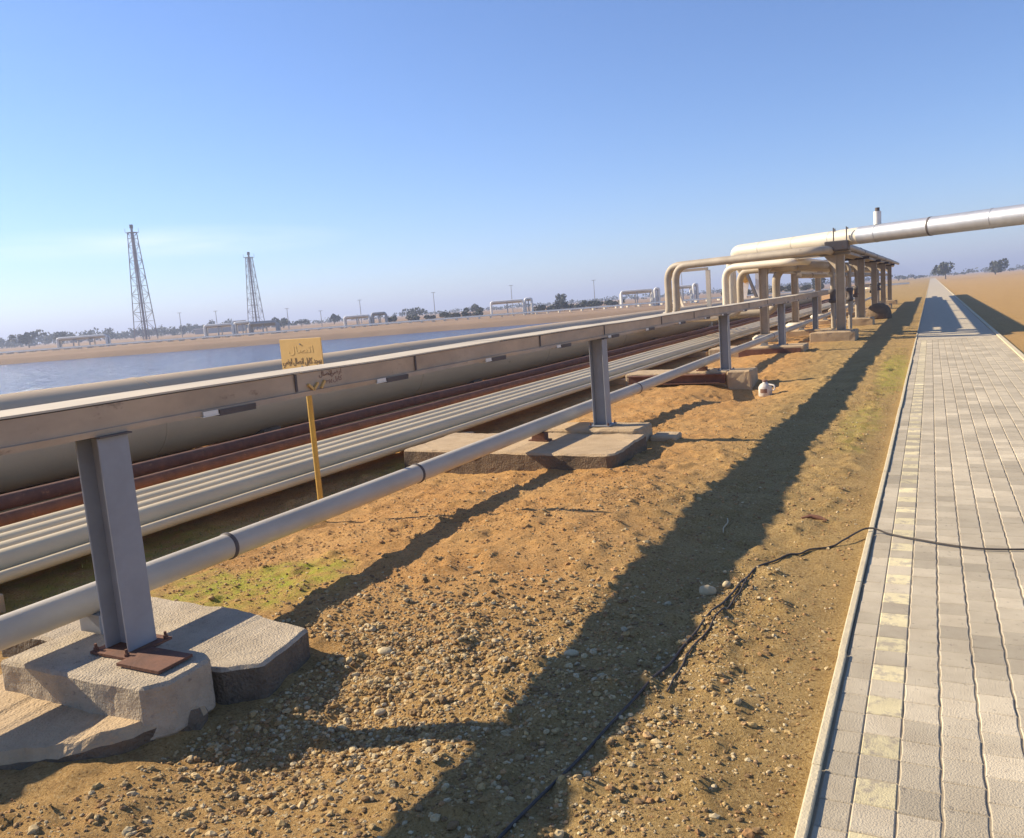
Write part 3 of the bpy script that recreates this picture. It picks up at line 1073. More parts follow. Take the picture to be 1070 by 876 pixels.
# skew direction of the crossing
A = lambda x: 24.30 - 0.36 * (x + 2.5)      # y of the front pair at a given x
bent('overhead_pipe', [(-8.9, 26.25, 0.84), (-7.62, 26.25, 0.84), (-7.62, 26.25, 2.60), (-2.95, A(-2.95) + 0.15, 2.62), (-2.95, 70, 2.62)], 0.115, M['rackpaint'],
     'pale pipe rising leftmost of all, then crossing overhead to the rack', 0.5)
bent('overhead_pipe', [(-8.9, 25.75, 0.84), (-7.22, 25.75, 0.84), (-7.22, 25.75, 2.57), (-2.62, A(-2.62) - 0.1, 2.60), (-2.62, 70, 2.60)], 0.115, M['rackpaint'],
     'pale pipe rising second from the left, beside the leftmost one', 0.5)
bent('overhead_pipe', [(-8.9, 27.3, 0.84), (-6.0, 27.3, 0.84), (-6.0, 27.3, 2.42), (-3.5, 26.25, 2.40), (-3.5, 68, 2.40)], 0.115, M['insul'],
     'cream pipe rising third from the left, crossing just under the upper pair', 0.45)
bent('overhead_pipe', [(-8.9, 27.7, 0.86), (-5.62, 27.7, 0.86), (-5.62, 27.7, 2.28), (-3.9, 26.85, 2.26), (-3.9, 68, 2.26)], 0.11, M['rackpaint'],
     'pale pipe rising fourth from the left, its bend half behind the third', 0.45)
bent('overhead_pipe', [(-8.9, 28.2, 0.86), (-4.55, 28.2, 0.86), (-4.55, 28.2, 2.27), (-3.15, 27.6, 2.27), (-3.15, 60, 2.27)], 0.13, M['rackpaint'],
     'brownish pipe bending down right behind the front left rack column', 0.5)
bent('overhead_pipe', [(-8.9, 29.9, 0.9), (-6.35, 29.9, 0.9), (-6.35, 29.9, 2.74)], 0.17, M['insul'], 'thick cream vertical pipe standing behind the third riser', 0.3)
big_t = thing('insulated_pipe', 'thick cream insulated pipe crossing on top of the rack and over the path', 'pipe', (-5.7, 28.0, 2.9))
Pm = [(-5.75, 29.2, 2.35), (-5.75, 28.05, 2.92), (-1.75, 25.75, 2.96)]
MB().tube(fillet(Pm, 0.35, 8), 0.235, 28).build('cladding', M['insul'], big_t)
MB().tube(fillet([(-1.80, 25.775, 2.961), (9.9, 19.05, 2.98), (9.9, 19.05, -0.2)], 0.6, 8), 0.245, 28).build('metal_cladding', M['silver'], big_t)
for k in range(9):
    t_ = 0.04 + k * 0.12
    p = Vector((-1.80, 25.775, 2.961)).lerp(Vector((9.5, 19.28, 2.98)), t_)
    dd = Vector((11.3, -6.495, 0.02)).normalized() * 0.025
    MB().tube([p - dd, p + dd], 0.252, 28).build('band', M['darksteel'] if k % 2 else M['silver'], big_t)
for t_ in (0.22, 0.5, 0.78):
    p = Vector((-5.75, 28.05, 2.92)).lerp(Vector((-1.75, 25.75, 2.96)), t_)
    dd = Vector((4, -2.3, 0.02)).normalized() * 0.02
    MB().tube([p - dd, p + dd], 0.241, 28).build('band', M['insul'], big_t)
mb = MB()
mb.tube([(-1.33, 25.5, 3.2), (-1.33, 25.5, 3.56)], 0.10, 14)
mb.build('vent_stub', M['white'], big_t)
mb = MB()
mb.tube([(-1.33, 25.5, 3.56), (-1.33, 25.5, 3.66)], 0.06, 12)
mb.build('vent_cap', M['darksteel'], big_t)
# pipe support trestle on the other side of the path
tr = thing('pipe_trestle', 'steel trestle right of the path carrying the end of the thick crossing pipe', 'trestle', (3.2, 22.9, 0))
for dx, dy in ((-0.3, -0.5), (0.3, 0.5)):
    m = MB()
    h_section(m, 3.2 + dx, 22.9 + dy, -0.1, 2.6, 0.2, 0.2, 0.014, 0.01)
    m.build('column', M['rackpaint'], tr)
m = MB()
m.obox((2.75, 22.15, 2.665), (3.65, 23.65, 2.665), 0.2, 0.12)
m.build('cross_beam', M['darksteel'], tr)
m = MB()
m.obox((2.9, 22.4, 0.4), (3.5, 23.4, 2.3), 0.06, 0.06)
m.build('brace', M['rackpaint'], tr)

# braced frame and white panel behind the risers
fr = thing('braced_frame', 'cream braced steel frame standing beyond the big pipeline, seen between the risers', 'steel frame', (-10.5, 37.2, 0))
m = MB()
m.obox((-10.59, 37.06, 2.62), (-9.66, 36.74, 0.1), 0.11, 0.11)
m.build('strut', M['insul'], fr)
m = MB()
m.obox((-10.69, 37.12, 2.72), (-8.9, 37.06, 2.72), 0.14, 0.12)
m.build('arm', M['rackpaint'], fr)
m = MB()
m.box(-9.0, -8.82, 37.0, 37.18, -0.1, 2.66)
m.build('column', M['insul'], fr)
m = MB()
m.box(-10.70, -10.50, 36.95, 37.17, 2.50, 2.63)
m.build('pin_joint', M['rust'], fr)
fr2 = thing('valve_frame', 'white valve frame with a dark diagonal brace and pale panel, seen behind the risers', 'steel frame', (-10.0, 51.4, 0))
m = MB()
m.obox((-10.41, 51.3, -0.1), (-10.01, 51.45, 2.23), 0.28, 0.17)
m.build('pale_strut', M['white'], fr2)
m = MB()
m.obox((-9.97, 50.93, 2.84), (-8.84, 50.75, -0.23), 0.16, 0.15)
m.build('dark_brace', M['darksteel'], fr2)
m = MB()
m.box(-9.49, -8.89, 51.36, 51.46, 0.75, 2.8)
m.build('panel', M['white'], fr2)
m = MB()
m.box(-9.3, -9.2, 51.47, 51.6, -0.1, 1.4)
m.build('panel_leg', M['post'], fr2)
m = MB()
m.lathe(-10.06, 51.2, [(0.03, 2.05), (0.2, 2.1), (0.24, 2.3), (0.2, 2.5), (0.03, 2.57)], 14)
m.build('valve_wheel', M['yellowpost'], fr2)

# pipes lying along the rack and small drops between the columns
RL = ['pipe lying lengthwise on the rack, nearest the right edge', 'second lengthwise pipe on the rack from the right', 'third lengthwise pipe on the rack from the right',
      'lengthwise pipe hung low under the rack, right one', 'lengthwise pipe hung low under the rack, left one']
for i, (x, z, r, y0) in enumerate([(-2.30, 2.74, 0.09, 26.6), (-2.42, 2.80, 0.11, 26.9), (-2.75, 2.82, 0.13, 28.0), (-3.0, 1.95, 0.09, 29.5), (-4.2, 2.02, 0.10, 31.0)]):
    t = thing('rack_pipe', RL[i], 'pipe', (x, y0, z), 'pipes along the rack')
    MB().tube([(x, y0, z), (x, y0 + 20, z), (x, 72, z)], r, 14).build('pipe_wall', M['rackpaint'], t)
    for y in (34.1, 42.1, 50.1, 58.1):
        MB().tube([(x, y - 0.03, z), (x, y + 0.03, z)], r * 1.12, 14).build('clamp', M['darksteel'], t)
DL = ['thin vertical drop pipe just behind the front right rack column', 'second thin drop pipe behind the front right rack column', 'drop pipe between the second and third right rack columns',
      'drop pipe between the third and fourth right rack columns', 'drop pipe near the far end of the rack']
for i, (x, y, r) in enumerate([(-2.95, 29.6, 0.07), (-2.5, 30.6, 0.06), (-2.75, 37.0, 0.08), (-2.6, 45.0, 0.08), (-2.8, 53.0, 0.09)]):
    t = thing('drop_pipe', DL[i], 'pipe', (x, y, 0), 'drop pipes under the rack')
    MB().tube(fillet([(x, y, -0.05), (x, y, 2.3), (x - 0.9, y, 2.3)], 0.25, 6), r, 12).build('pipe_wall', M['rackpaint'], t)
    m = MB()
    m.lathe(x, y, [(r * 1.05, 1.0), (r * 1.9, 1.02), (r * 1.9, 1.12), (r * 1.3, 1.16), (r * 1.3, 1.3), (r * 1.9, 1.34), (r * 1.9, 1.44), (r * 1.05, 1.46)], 14)
    m.build('valve_body', M['darksteel'], t)
    m = MB()
    m.tube([(x + 0.1 + r, y, 1.23), (x + 0.22 + r, y, 1.23)], 0.016, 8)
    m.build('valve_stem', M['rust'], t)

# ------------------------------------------------------------------ small things on the ground
hz = lambda x, y: float(height(np.array([x]), np.array([y]))[0])
jug = thing('jug', 'small white plastic jug with a dark red label, beside the third post', 'jug', (-2.62, 14.75, hz(-2.62, 14.75)))
z = hz(-2.62, 14.75)
mb = MB()
mb.lathe(-2.62, 14.75, [(0.10, z - 0.01), (0.115, z + 0.02), (0.117, z + 0.16), (0.085, z + 0.215), (0.04, z + 0.24), (0.04, z + 0.262)], 18)
mb.build('bottle', M['dustywhite'], jug)
mb = MB()
mb.lathe(-2.62, 14.75, [(0.046, z + 0.263), (0.046, z + 0.285), (0.04, z + 0.29)], 14)
mb.build('cap', M['redink'], jug)
mb = MB()
a0 = math.radians(235)
lab = []
for k in range(7):
    a = a0 + math.radians(60) * k / 6
    lab.append((math.cos(a), math.sin(a)))
v = [(-2.62 + 0.119 * c_, 14.75 + 0.119 * s_, z + 0.07) for c_, s_ in lab] + [(-2.62 + 0.119 * c_, 14.75 + 0.119 * s_, z + 0.14) for c_, s_ in lab]
mb.add(v, [(k, k + 1, k + 8, k + 7) for k in range(6)])
mb.build('label_patch', M['redink'], jug)
mb = MB()
mb.tube(fillet([(-2.52, 14.70, z + 0.10), (-2.44, 14.66, z + 0.12), (-2.44, 14.66, z + 0.20), (-2.55, 14.72, z + 0.215)], 0.04, 5), 0.014, 8)
mb.build('handle', M['dustywhite'], jug)


def pebble(seed, sx, sy, sz, sub=3, amp=0.18):
    bm = bmesh.new()
    bmesh.ops.create_icosphere(bm, subdivisions=sub, radius=1)
    for v in bm.verts:
        k = 1 + amp * noise.noise(v.co * 1.3 + Vector((seed, 0, 0))) + amp * 0.4 * noise.noise(v.co * 3.1 + Vector((0, seed, 0)))
        v.co = Vector((v.co.x * sx * k, v.co.y * sy * k, v.co.z * sz * k))
    V = [tuple(v.co) for v in bm.verts]
    F = [tuple(v.index for v in f.verts) for f in bm.faces]
    bm.free()
    return V, F


STN = [(-1.142, 4.42, 0.050, 0.034, 0.034, 0.3, 'pale oval stone lying at the shadow edge beside the black cable', 'stone'),
       (-1.06, 4.55, 0.026, 0.022, 0.02, 0.9, 'small yellowish stone just beyond the pale oval stone', 'stone'),
       (-1.56, 3.42, 0.036, 0.028, 0.018, 0.5, 'flat whitish stone lying inside the wide shadow band', 'stone'),
       (-2.55, 3.25, 0.040, 0.030, 0.016, 0.2, 'flat pale stone among the gravel by the nearest footing', 'stone'),
       (-2.28, 2.82, 0.030, 0.024, 0.018, 1.2, 'rounded buff stone at the bottom edge of the gravel', 'stone')]
for i, (x, y, a, b, c_, rz, lb, ct) in enumerate(STN):
    V, F = pebble(i * 7.3 + 1, a, b, c_)
    me = bpy.data.meshes.new('stone')
    me.from_pydata(V, [], F)
    me.polygons.foreach_set('use_smooth', [True] * len(F))
    me.materials.append(M['stone'])
    o = bpy.data.objects.new('stone', me)
    COL.objects.link(o)
    o.location = (x, y, hz(x, y) + c_ * 0.55)
    o.rotation_euler = (0, 0.1, rz)
    tag(o, lb, ct)

# cable snaking from the dirt over the kerb
cp = [(-1.35, 1.2), (-1.20, 2.4), (-1.095, 3.346), (-1.072, 3.757), (-1.011, 4.338), (-0.96, 4.901), (-0.792, 5.292), (-0.66, 5.44), (-0.529, 5.565), (-0.385, 5.80), (-0.107, 5.68), (0.25, 5.55), (0.7, 5.62), (1.2, 5.5), (1.62, 5.56), (2.4, 5.3), (3.4, 5.5)]


def catmull(P, n=10):
    P = [Vector((*p, 0)) for p in P]
    Q = [P[0] * 2 - P[1]] + P + [P[-1] * 2 - P[-2]]
    out = []
    for i in range(1, len(Q) - 2):
        for k in range(n):
            t = k / n
            a, b, c_, d = Q[i - 1], Q[i], Q[i + 1], Q[i + 2]
            out.append(0.5 * ((2 * b) + (c_ - a) * t + (2 * a - 5 * b + 4 * c_ - d) * t ** 2 + (3 * b - a - 3 * c_ + d) * t ** 3))
    out.append(P[-1])
    return out


pts = []
for p in catmull(cp):
    z = 0.018 if -0.40 < p.x < 1.5 else hz(p.x, p.y) + 0.008
    if 1.45 < p.x < 1.65:
        z = 0.04
    if -0.55 < p.x < -0.30:
        z = max(z, 0.045 - abs(p.x + 0.37) * 0.2)
    pts.append((p.x + 0.012 * noise.noise(Vector((p.x * 9, p.y * 9, 0))), p.y, z))
for _ in range(2):
    pts = [pts[0]] + [tuple((pts[i - 1][k] + 2 * pts[i][k] + pts[i + 1][k]) / 4 for k in range(3)) for i in range(1, len(pts) - 1)] + [pts[-1]]
tag(MB().tube(pts, 0.0062, 10).build('cable', M['rubber'], None, (-1.0, 4.3, 0)), 'thin black cable snaking over the dirt and across the kerb onto the path', 'cable')
# second strand lying along it
pts2 = []
for p in catmull([(-1.02, 3.2), (-1.03, 3.6), (-0.99, 4.1), (-0.97, 4.5), (-0.98, 4.72)]):
    pts2.append((p.x, p.y, hz(p.x, p.y) + 0.007))
tag(MB().tube(pts2, 0.005, 8).build('wire', M['rubber'], None, (-1.0, 4, 0)), 'short thin dark wire lying beside the black cable', 'wire')
mb = MB()
z = hz(-0.78, 6.15)
mb.tube([(-0.86, 6.13, z + 0.012), (-0.80, 6.16, z + 0.022), (-0.74, 6.15, z + 0.016), (-0.68, 6.12, z + 0.008)], [0.008, 0.016, 0.018, 0.006], 9)
tag(mb.build('debris', M['rust'], None, (-0.78, 6.15, z)), 'small dark scrap lying on the dirt between the shadow band and the kerb', 'scrap')
mb = MB()
z = hz(-1.32, 5.75)
mb.tube([(-1.36, 5.95, z + 0.012), (-1.33, 5.82, z + 0.016), (-1.335, 5.70, z + 0.012), (-1.31, 5.58, z + 0.01)], [0.004, 0.005, 0.005, 0.003], 7)
tag(mb.build('twig', M['stone'], None, (-1.32, 5.75, z)), 'pale thin twig lying in the wide shadow band', 'twig')

# ------------------------------------------------------------------ gravel (uncountable)
def gravel(name, N, sampler, sizes, palette, seed, sink=0.35):
    rs = np.random.RandomState(seed)
    shapes = []
    for k in range(10):
        shapes.append(pebble(k * 3.1 + seed, 1, rs.uniform(0.65, 0.95), rs.uniform(0.45, 0.7), 1 if sizes[1] < 0.007 else 2, 0.5))
    V, F, Tn = [], [], []
    off = 0
    P = sampler(rs, N)
    Z = height(P[:, 0], P[:, 1])
    for i in range(len(P)):
        sv_, sf_ = shapes[rs.randint(10)]
        s = sizes[0] * math.exp(rs.randn() * 0.45)
        s = min(s, sizes[1] * 2.5)
        a = rs.uniform(0, 6.28)
        c_, sn = math.cos(a), math.sin(a)
        A_ = np.array(sv_)
        x = (A_[:, 0] * c_ - A_[:, 1] * sn) * s + P[i, 0]
        y = (A_[:, 0] * sn + A_[:, 1] * c_) * s + P[i, 1]
        z = A_[:, 2] * s + Z[i] + s * (0.5 - sink)
        V.append(np.stack([x, y, z], -1))
        F.append(np.array(sf_) + off)
        off += len(A_)
        cc = np.array(palette[rs.randint(len(palette))]) * rs.uniform(0.8, 1.15)
        Tn.append(np.tile(np.append(cc, 1), (len(A_), 1)))
    V, F, Tn = np.concatenate(V), np.concatenate(F), np.concatenate(Tn)
    me = bpy.data.meshes.new(name)
    me.vertices.add(len(V))
    me.vertices.foreach_set('co', V.ravel())
    me.loops.add(F.size)
    me.loops.foreach_set('vertex_index', F.ravel())
    me.polygons.add(len(F))
    me.polygons.foreach_set('loop_start', np.arange(0, F.size, 3))
    me.polygons.foreach_set('loop_total', np.full(len(F), 3))
    me.polygons.foreach_set('use_smooth', np.zeros(len(F), bool))
    me.update()
    ca = me.color_attributes.new('tint', 'FLOAT_COLOR', 'POINT')
    ca.data.foreach_set('color', Tn.ravel())
    me.materials.append(M['gravel'])
    o = bpy.data.objects.new(name, me)
    COL.objects.link(o)
    return tag(o, kind='stuff')


PAL = [(0.54, 0.41, 0.21), (0.46, 0.32, 0.14), (0.38, 0.24, 0.09), (0.56, 0.45, 0.26), (0.30, 0.19, 0.08), (0.48, 0.33, 0.13), (0.25, 0.155, 0.065)]
PALO = [(0.46, 0.26, 0.10), (0.40, 0.22, 0.085), (0.52, 0.33, 0.15), (0.34, 0.19, 0.075), (0.28, 0.155, 0.06)]


def clear(P):
    x, y = P[:, 0], P[:, 1]
    bad = (x > -0.40)
    bad |= (x < -2.84) & (x > -4.8) & (y > 2.5) & (y < 3.27)
    bad |= (x < -2.9) & (x > -4.3) & (y > 1.65) & (y < 2.6)
    bad |= (x < -2.76) & (x > -5.4) & (y > 7.38) & (y < 9.25)
    return P[~bad]


def samp_heap(rs, n):
    k = n
    P = np.stack([rs.normal(-2.35, 0.55, k), rs.normal(2.95, 0.62, k)], -1)
    return clear(P[P[:, 1] > 0.9])


def samp_wide(rs, n):
    P = np.stack([rs.uniform(-4.6, -0.42, n), 1.0 + 9.5 * rs.beta(1.2, 2.0, n)], -1)
    d = fbm(P[:, 0], P[:, 1], 1.3, 3) + 0.5
    k = rs.rand(n) < np.clip(d * 1.7 - 0.35, 0.05, 1) * np.where(P[:, 0] > -1.1, 0.55, 1.0)
    return clear(P[k])


def samp_mid(rs, n):
    P = np.stack([rs.uniform(-4.8, -0.45, n), rs.uniform(3.6, 14, n)], -1)
    d = fbm(P[:, 0] + 9, P[:, 1], 1.1, 4) + 0.5
    return clear(P[rs.rand(n) < np.clip(d * 2.2 - 0.5, 0.08, 1)])


def samp_right(rs, n):
    return np.stack([1.65 + 9 * rs.beta(1, 2.2, n), 4 + 36 * rs.beta(1, 1.6, n)], -1)


def samp_bottom(rs, n):
    P = np.stack([rs.uniform(-3.0, -0.45, n), rs.uniform(0.6, 3.6, n)], -1)
    return clear(P)


def samp_cable(rs, n):
    P = np.stack([rs.normal(-0.98, 0.13, n), rs.uniform(2.2, 4.9, n)], -1)
    return clear(P)


gravel('gravel', 8500, samp_heap, (0.0080, 0.009), PAL, 1)
gravel('gravel', 22000, samp_wide, (0.0048, 0.006), PALO, 2)
gravel('gravel', 5000, samp_wide, (0.0085, 0.009), PALO + PAL[:3], 3, 0.45)
gravel('gravel', 6000, samp_bottom, (0.0058, 0.007), PAL, 4, 0.45)
gravel('gravel', 15000, samp_mid, (0.0062, 0.006), PALO + PAL, 6, 0.4)
gravel('gravel', 5000, samp_right, (0.009, 0.006), PALO + PAL, 7, 0.4)
gravel('gravel', 1400, samp_cable, (0.006, 0.008), PAL, 5, 0.4)


# ------------------------------------------------------------------ grass (uncountable)
def grass(name, n, sampler, hgt, seed):
    rs = np.random.RandomState(seed)
    P = sampler(rs, n)
    Z = height(P[:, 0], P[:, 1])
    V, F, T_ = [], [], []
    for i, (x, y) in enumerate(P):
        h = hgt * rs.uniform(0.4, 1.3)
        a = rs.uniform(0, 6.28)
        w = h * 0.09 + 0.0015
        dx, dy = math.cos(a), math.sin(a)
        lx, ly = rs.normal(0, 0.5, 2) * h
        o = len(V)
        V += [(x - dx * w, y - dy * w, Z[i] - 0.005), (x + dx * w, y + dy * w, Z[i] - 0.005), (x + lx * 0.4 + dx * w * .7, y + ly * 0.4 + dy * w * .7, Z[i] + h * 0.6),
              (x + lx * 0.4 - dx * w * .7, y + ly * 0.4 - dy * w * .7, Z[i] + h * 0.6), (x + lx, y + ly, Z[i] + h)]
        F += [(o, o + 1, o + 2, o + 3), (o + 3, o + 2, o + 4)]
        g = rs.uniform(0.7, 1.3)
        yel = rs.uniform(0.9, 1.7)
        T_ += [(g * yel, g, g * 0.9, 1)] * 5
    mb_ = MB()
    mb_.add(V, F)
    o = mb_.build(name, M['grass'])
    ca = o.data.color_attributes.new('tint', 'FLOAT_COLOR', 'POINT')
    ca.data.foreach_set('color', [q for t in T_ for q in t])
    return tag(o, kind='stuff')


grass('grass', 900, lambda rs, n: clear(np.stack([rs.normal(-0.66, 0.13, n), rs.uniform(11.5, 22, n)], -1)), 0.022, 1)
grass('grass', 900, lambda rs, n: clear(np.stack([rs.normal(-4.1, 0.35, n), rs.normal(3.85, 0.28, n)], -1)), 0.007, 2)
grass('grass', 900, lambda rs, n: clear(np.stack([rs.normal(-5.3, 0.25, n), rs.uniform(3, 9, n)], -1)), 0.025, 3)

# ------------------------------------------------------------------ the far side of the canal
def bank_z(d):
    return float(far_z(np.array([d - WL]))[0])


def lattice_tower(px, dist, h, wb, wt, label):
    b = at(px, dist, bank_z(dist))
    t = thing('flare_tower', label, 'tower', b, 'lattice flare towers across the water')
    yaw = math.radians(20)
    rot = lambda x, y: (b.x + x * math.cos(yaw) - y * math.sin(yaw), b.y + x * math.sin(yaw) + y * math.cos(yaw))
    corners = [(-1, -1), (1, -1), (1, 1), (-1, 1)]
    lv = 13
    hh = h * 0.93

    def P(c_, f):
        w = (wb + (wt - wb) * f) / 2
        x, y = rot(c_[0] * w, c_[1] * w)
        return Vector((x, y, b.z + hh * f))
    fs = [1 - (1 - i / lv) ** 1.15 for i in range(lv + 1)]
    for c_ in corners:
        m = MB()
        m.obox(P(c_, 0), P(c_, 1), 0.16, 0.16)
        m.build('leg', M['towergrey'], t)
    m = MB()
    for i in range(lv):
        for k in range(4):
            a, c_ = corners[k], corners[(k + 1) % 4]
            m.obox(P(a, fs[i + 1]), P(c_, fs[i + 1]), 0.07, 0.07)
            if (i + k) % 2:
                m.obox(P(a, fs[i]), P(c_, fs[i + 1]), 0.07, 0.07)
            else:
                m.obox(P(c_, fs[i]), P(a, fs[i + 1]), 0.07, 0.07)
    m.build('bracing', M['towergrey'], t)
    m = MB()
    m.tube([(b.x, b.y, b.z), (b.x, b.y, b.z + h)], 0.27, 12)
    m.build('flare_stack', M['towergrey'], t)
    m = MB()
    x, y = b.x, b.y
    w = wt * 0.75
    m.box(x - w, x + w, y - w, y + w, b.z + hh, b.z + hh + 0.12)
    for q in ((-w, -w), (w, -w), (w, w), (-w, w)):
        m.obox((x + q[0] * .97, y + q[1] * .97, b.z + hh + 0.1), (x + q[0] * .97, y + q[1] * .97, b.z + hh + 1.1), 0.06, 0.06)
    m.build('platform', M['towergrey'], t)
    m = MB()
    m.tube([(x, y, b.z + h - 0.9), (x, y, b.z + h)], 0.42, 12)
    m.build('flare_tip', M['darksteel'], t)
    return t


lattice_tower(152.5, 205, 28.4, 3.9, 1.5, 'taller of the two lattice flare towers, on the left across the water')
lattice_tower(268.5, 250, 23.6, 3.9, 1.5, 'shorter lattice flare tower, above the pipe loops right of the taller tower')


def pipe_loop(px0, px1, dist, h, n, label, m=None, gap=0.5, r=0.19, deck=False):
    h *= 1.22
    """expansion loop: n parallel pipes rising, running along the bank and dropping again"""
    a, b = at(px0, dist), at(px1, dist)
    z = bank_z(dist)
    a.z = b.z = z
    t = thing('pipe_loop', label, 'pipe loop', (a + b) / 2, 'white pipe loops on the far bank')
    for i in range(n):
        off = FW * gap * i
        p = [a + off - Vector((0, 0, 0.3)), a + off + Vector((0, 0, h - 0.12 * i)), b + off + Vector((0, 0, h - 0.12 * i)), b + off - Vector((0, 0, 0.3))]
        MB().tube(fillet(p, 0.35, 5), r, 10).build('pipe', m or (M['farwhite'] if i % 2 == 0 else M['fargrey']), t)
    L = (b - a).length
    k = max(2, int(L / 2.2))
    for q in range(1, k):
        p = a.lerp(b, q / k)
        m_ = MB()
        m_.obox(p - FW * 0.2 - Vector((0, 0, 0.3)), p - FW * 0.2 + Vector((0, 0, h - 0.32)), 0.14, 0.14)
        m_.obox(p + FW * (gap * n) - Vector((0, 0, 0.3)), p + FW * (gap * n) + Vector((0, 0, h - 0.32)), 0.14, 0.14)
        m_.obox(p - FW * 0.3 + Vector((0, 0, h - 0.38)), p + FW * (gap * n + 0.1) + Vector((0, 0, h - 0.38)), 0.14, 0.14)
        m_.build('support_frame', M['fargrey'], t)
    if deck:
        m_ = MB()
        m_.obox(a.lerp(b, 0.05) + FW * 0.5 + Vector((0, 0, h + 0.25)), a.lerp(b, 0.95) + FW * 0.5 + Vector((0, 0, h + 0.25)), 1.2, 0.16)
        m_.build('deck', M['fargrey'], t)
    return t


pipe_loop(60, 111, 138, 1.55, 3, 'low white pipe loop at the far left, left of the taller tower')
pipe_loop(214, 243, 136, 1.75, 3, 'white pipe loop left of the shorter tower', None)
pipe_loop(245.5, 262, 139, 1.85, 3, 'narrow white pipe loop directly under the shorter tower')
pipe_loop(260.5, 289, 134, 1.55, 4, 'wide grey pipe loop with a deck at the foot of the shorter tower', M['fargrey'], deck=True)
pipe_loop(360, 386, 140, 1.5, 3, 'white pipe loop right of the yellow sign, left one of a pair')
pipe_loop(389, 403, 140, 1.7, 3, 'short white pipe loop right of the yellow sign, right one of a pair', M['fargrey'])
pipe_loop(513.5, 547, 140, 2.0, 3, 'bright white pipe loop in the middle of the far bank')
pipe_loop(549, 556, 141, 2.15, 3, 'very narrow tall pipe loop beside the bright white one')
pipe_loop(649.5, 682, 142, 2.1, 4, 'grey pipe loop left of the overhead risers')
pipe_loop(684.5, 689, 141, 2.2, 2, 'narrow white loop seen just left of the overhead risers')
pipe_loop(704, 723, 142, 2.2, 3, 'pipe loop seen through the overhead risers')
pipe_loop(725, 729, 141, 2.4, 2, 'narrow bright loop seen through the overhead risers')

# long white lines along the bank
LW = ['front long white pipe lying along the far bank', 'middle long white pipe lying along the far bank', 'rear long grey pipe lying along the far bank']
for i in range(3):
    pts = [at(px, 130.5 + 0.5 * i, bank_z(131) + 0.27 + 0.06 * i) for px in range(-400, 1000, 50)]
    tag(MB().tube(pts, 0.085, 10).build('pipeline', M['farwhite'] if i < 1 else M['fargrey'], None), LW[i], 'pipeline', 'long pipelines on the far bank')
# sleepers carrying them are one mass of small blocks per pipe row and read as a kerb
mb = MB()
for k in range(110):
    p = at(-400 + k * 12, 131.0, bank_z(131))
    mb.obox(p + FW * -0.5 + Vector((0, 0, 0.05)), p + FW * 1.2 + Vector((0, 0, 0.05)), 0.3, 0.25)
tag(mb.build('sleeper_row', M['insul'], None), kind='stuff')

# poles
POL = [(190, 322, 346, 'thin pole on the far bank, between the two flare towers, left one'), (227.5, 325, 348, 'thin pole on the far bank, just left of the shorter tower'),
       (301.5, 320, 340, 'thin pole above the yellow sign'), (336, 323, 338, 'short thin pole right of the yellow sign'), (377.5, 313, 336, 'thin pole above the pair of loops right of the sign'),
       (454.5, 306, 331, 'thin pole on the horizon left of the bright white loop'), (535.5, 296, 322, 'dark thin pole above the bright white loop'),
       (621.5, 289, 314, 'tallest thin pole, above the row of round bushes'), (713, 276, 308, 'thin pole seen under the overhead pipes')]
for px, yt, yb, lb in POL:
    d = 190.0
    h = (yb - yt) / 850 * d
    b = at(px, d, bank_z(d) - 0.2)
    t = thing('lamp_pole', lb, 'pole', b, 'thin poles on the far bank')
    MB().tube([b, b + Vector((0, 0, h + 0.6))], [0.11, 0.06], 8).build('mast', M['fargrey'], t)
    m = MB()
    m.obox(b + Vector((0, 0, h + 0.55)) - RT * 0.45, b + Vector((0, 0, h + 0.55)) + RT * 0.45, 0.16, 0.1)
    m.build('lamp_head', M['fargrey'], t)


def foliage(c_, rx, rz, n, size, seed, trunk=0.0):
    rs = np.random.RandomState(seed)
    V, F, T_ = [], [], []
    blobs = [(rs.normal(0, 0.45, 3) * (rx, rx, rz * 0.6), rs.uniform(0.45, 0.7)) for _ in range(6)]
    for i in range(n):
        bc, br = blobs[rs.randint(6)]
        d = rs.normal(0, 1, 3)
        d /= np.linalg.norm(d)
        p = bc + d * (rx, rx, rz) * br * rs.uniform(0.6, 1.0)
        p[2] = max(p[2] + rz, 0.02)
        a = rs.normal(0, 1, 3)
        a /= np.linalg.norm(a)
        q = np.cross(a, rs.normal(0, 1, 3))
        q /= np.linalg.norm(q)
        s = size * rs.uniform(0.6, 1.4)
        o = len(V)
        cc = np.array([c_.x, c_.y, c_.z + trunk]) + p
        V += [tuple(cc + a * s), tuple(cc + q * s * 0.6), tuple(cc - a * s), tuple(cc - q * s * 0.6)]
        F.append((o, o + 1, o + 2, o + 3))
        g = rs.uniform(0.6, 1.3)
        T_ += [(g * rs.uniform(0.9, 1.25), g, g * 0.95, 1)] * 4
    return V, F, T_


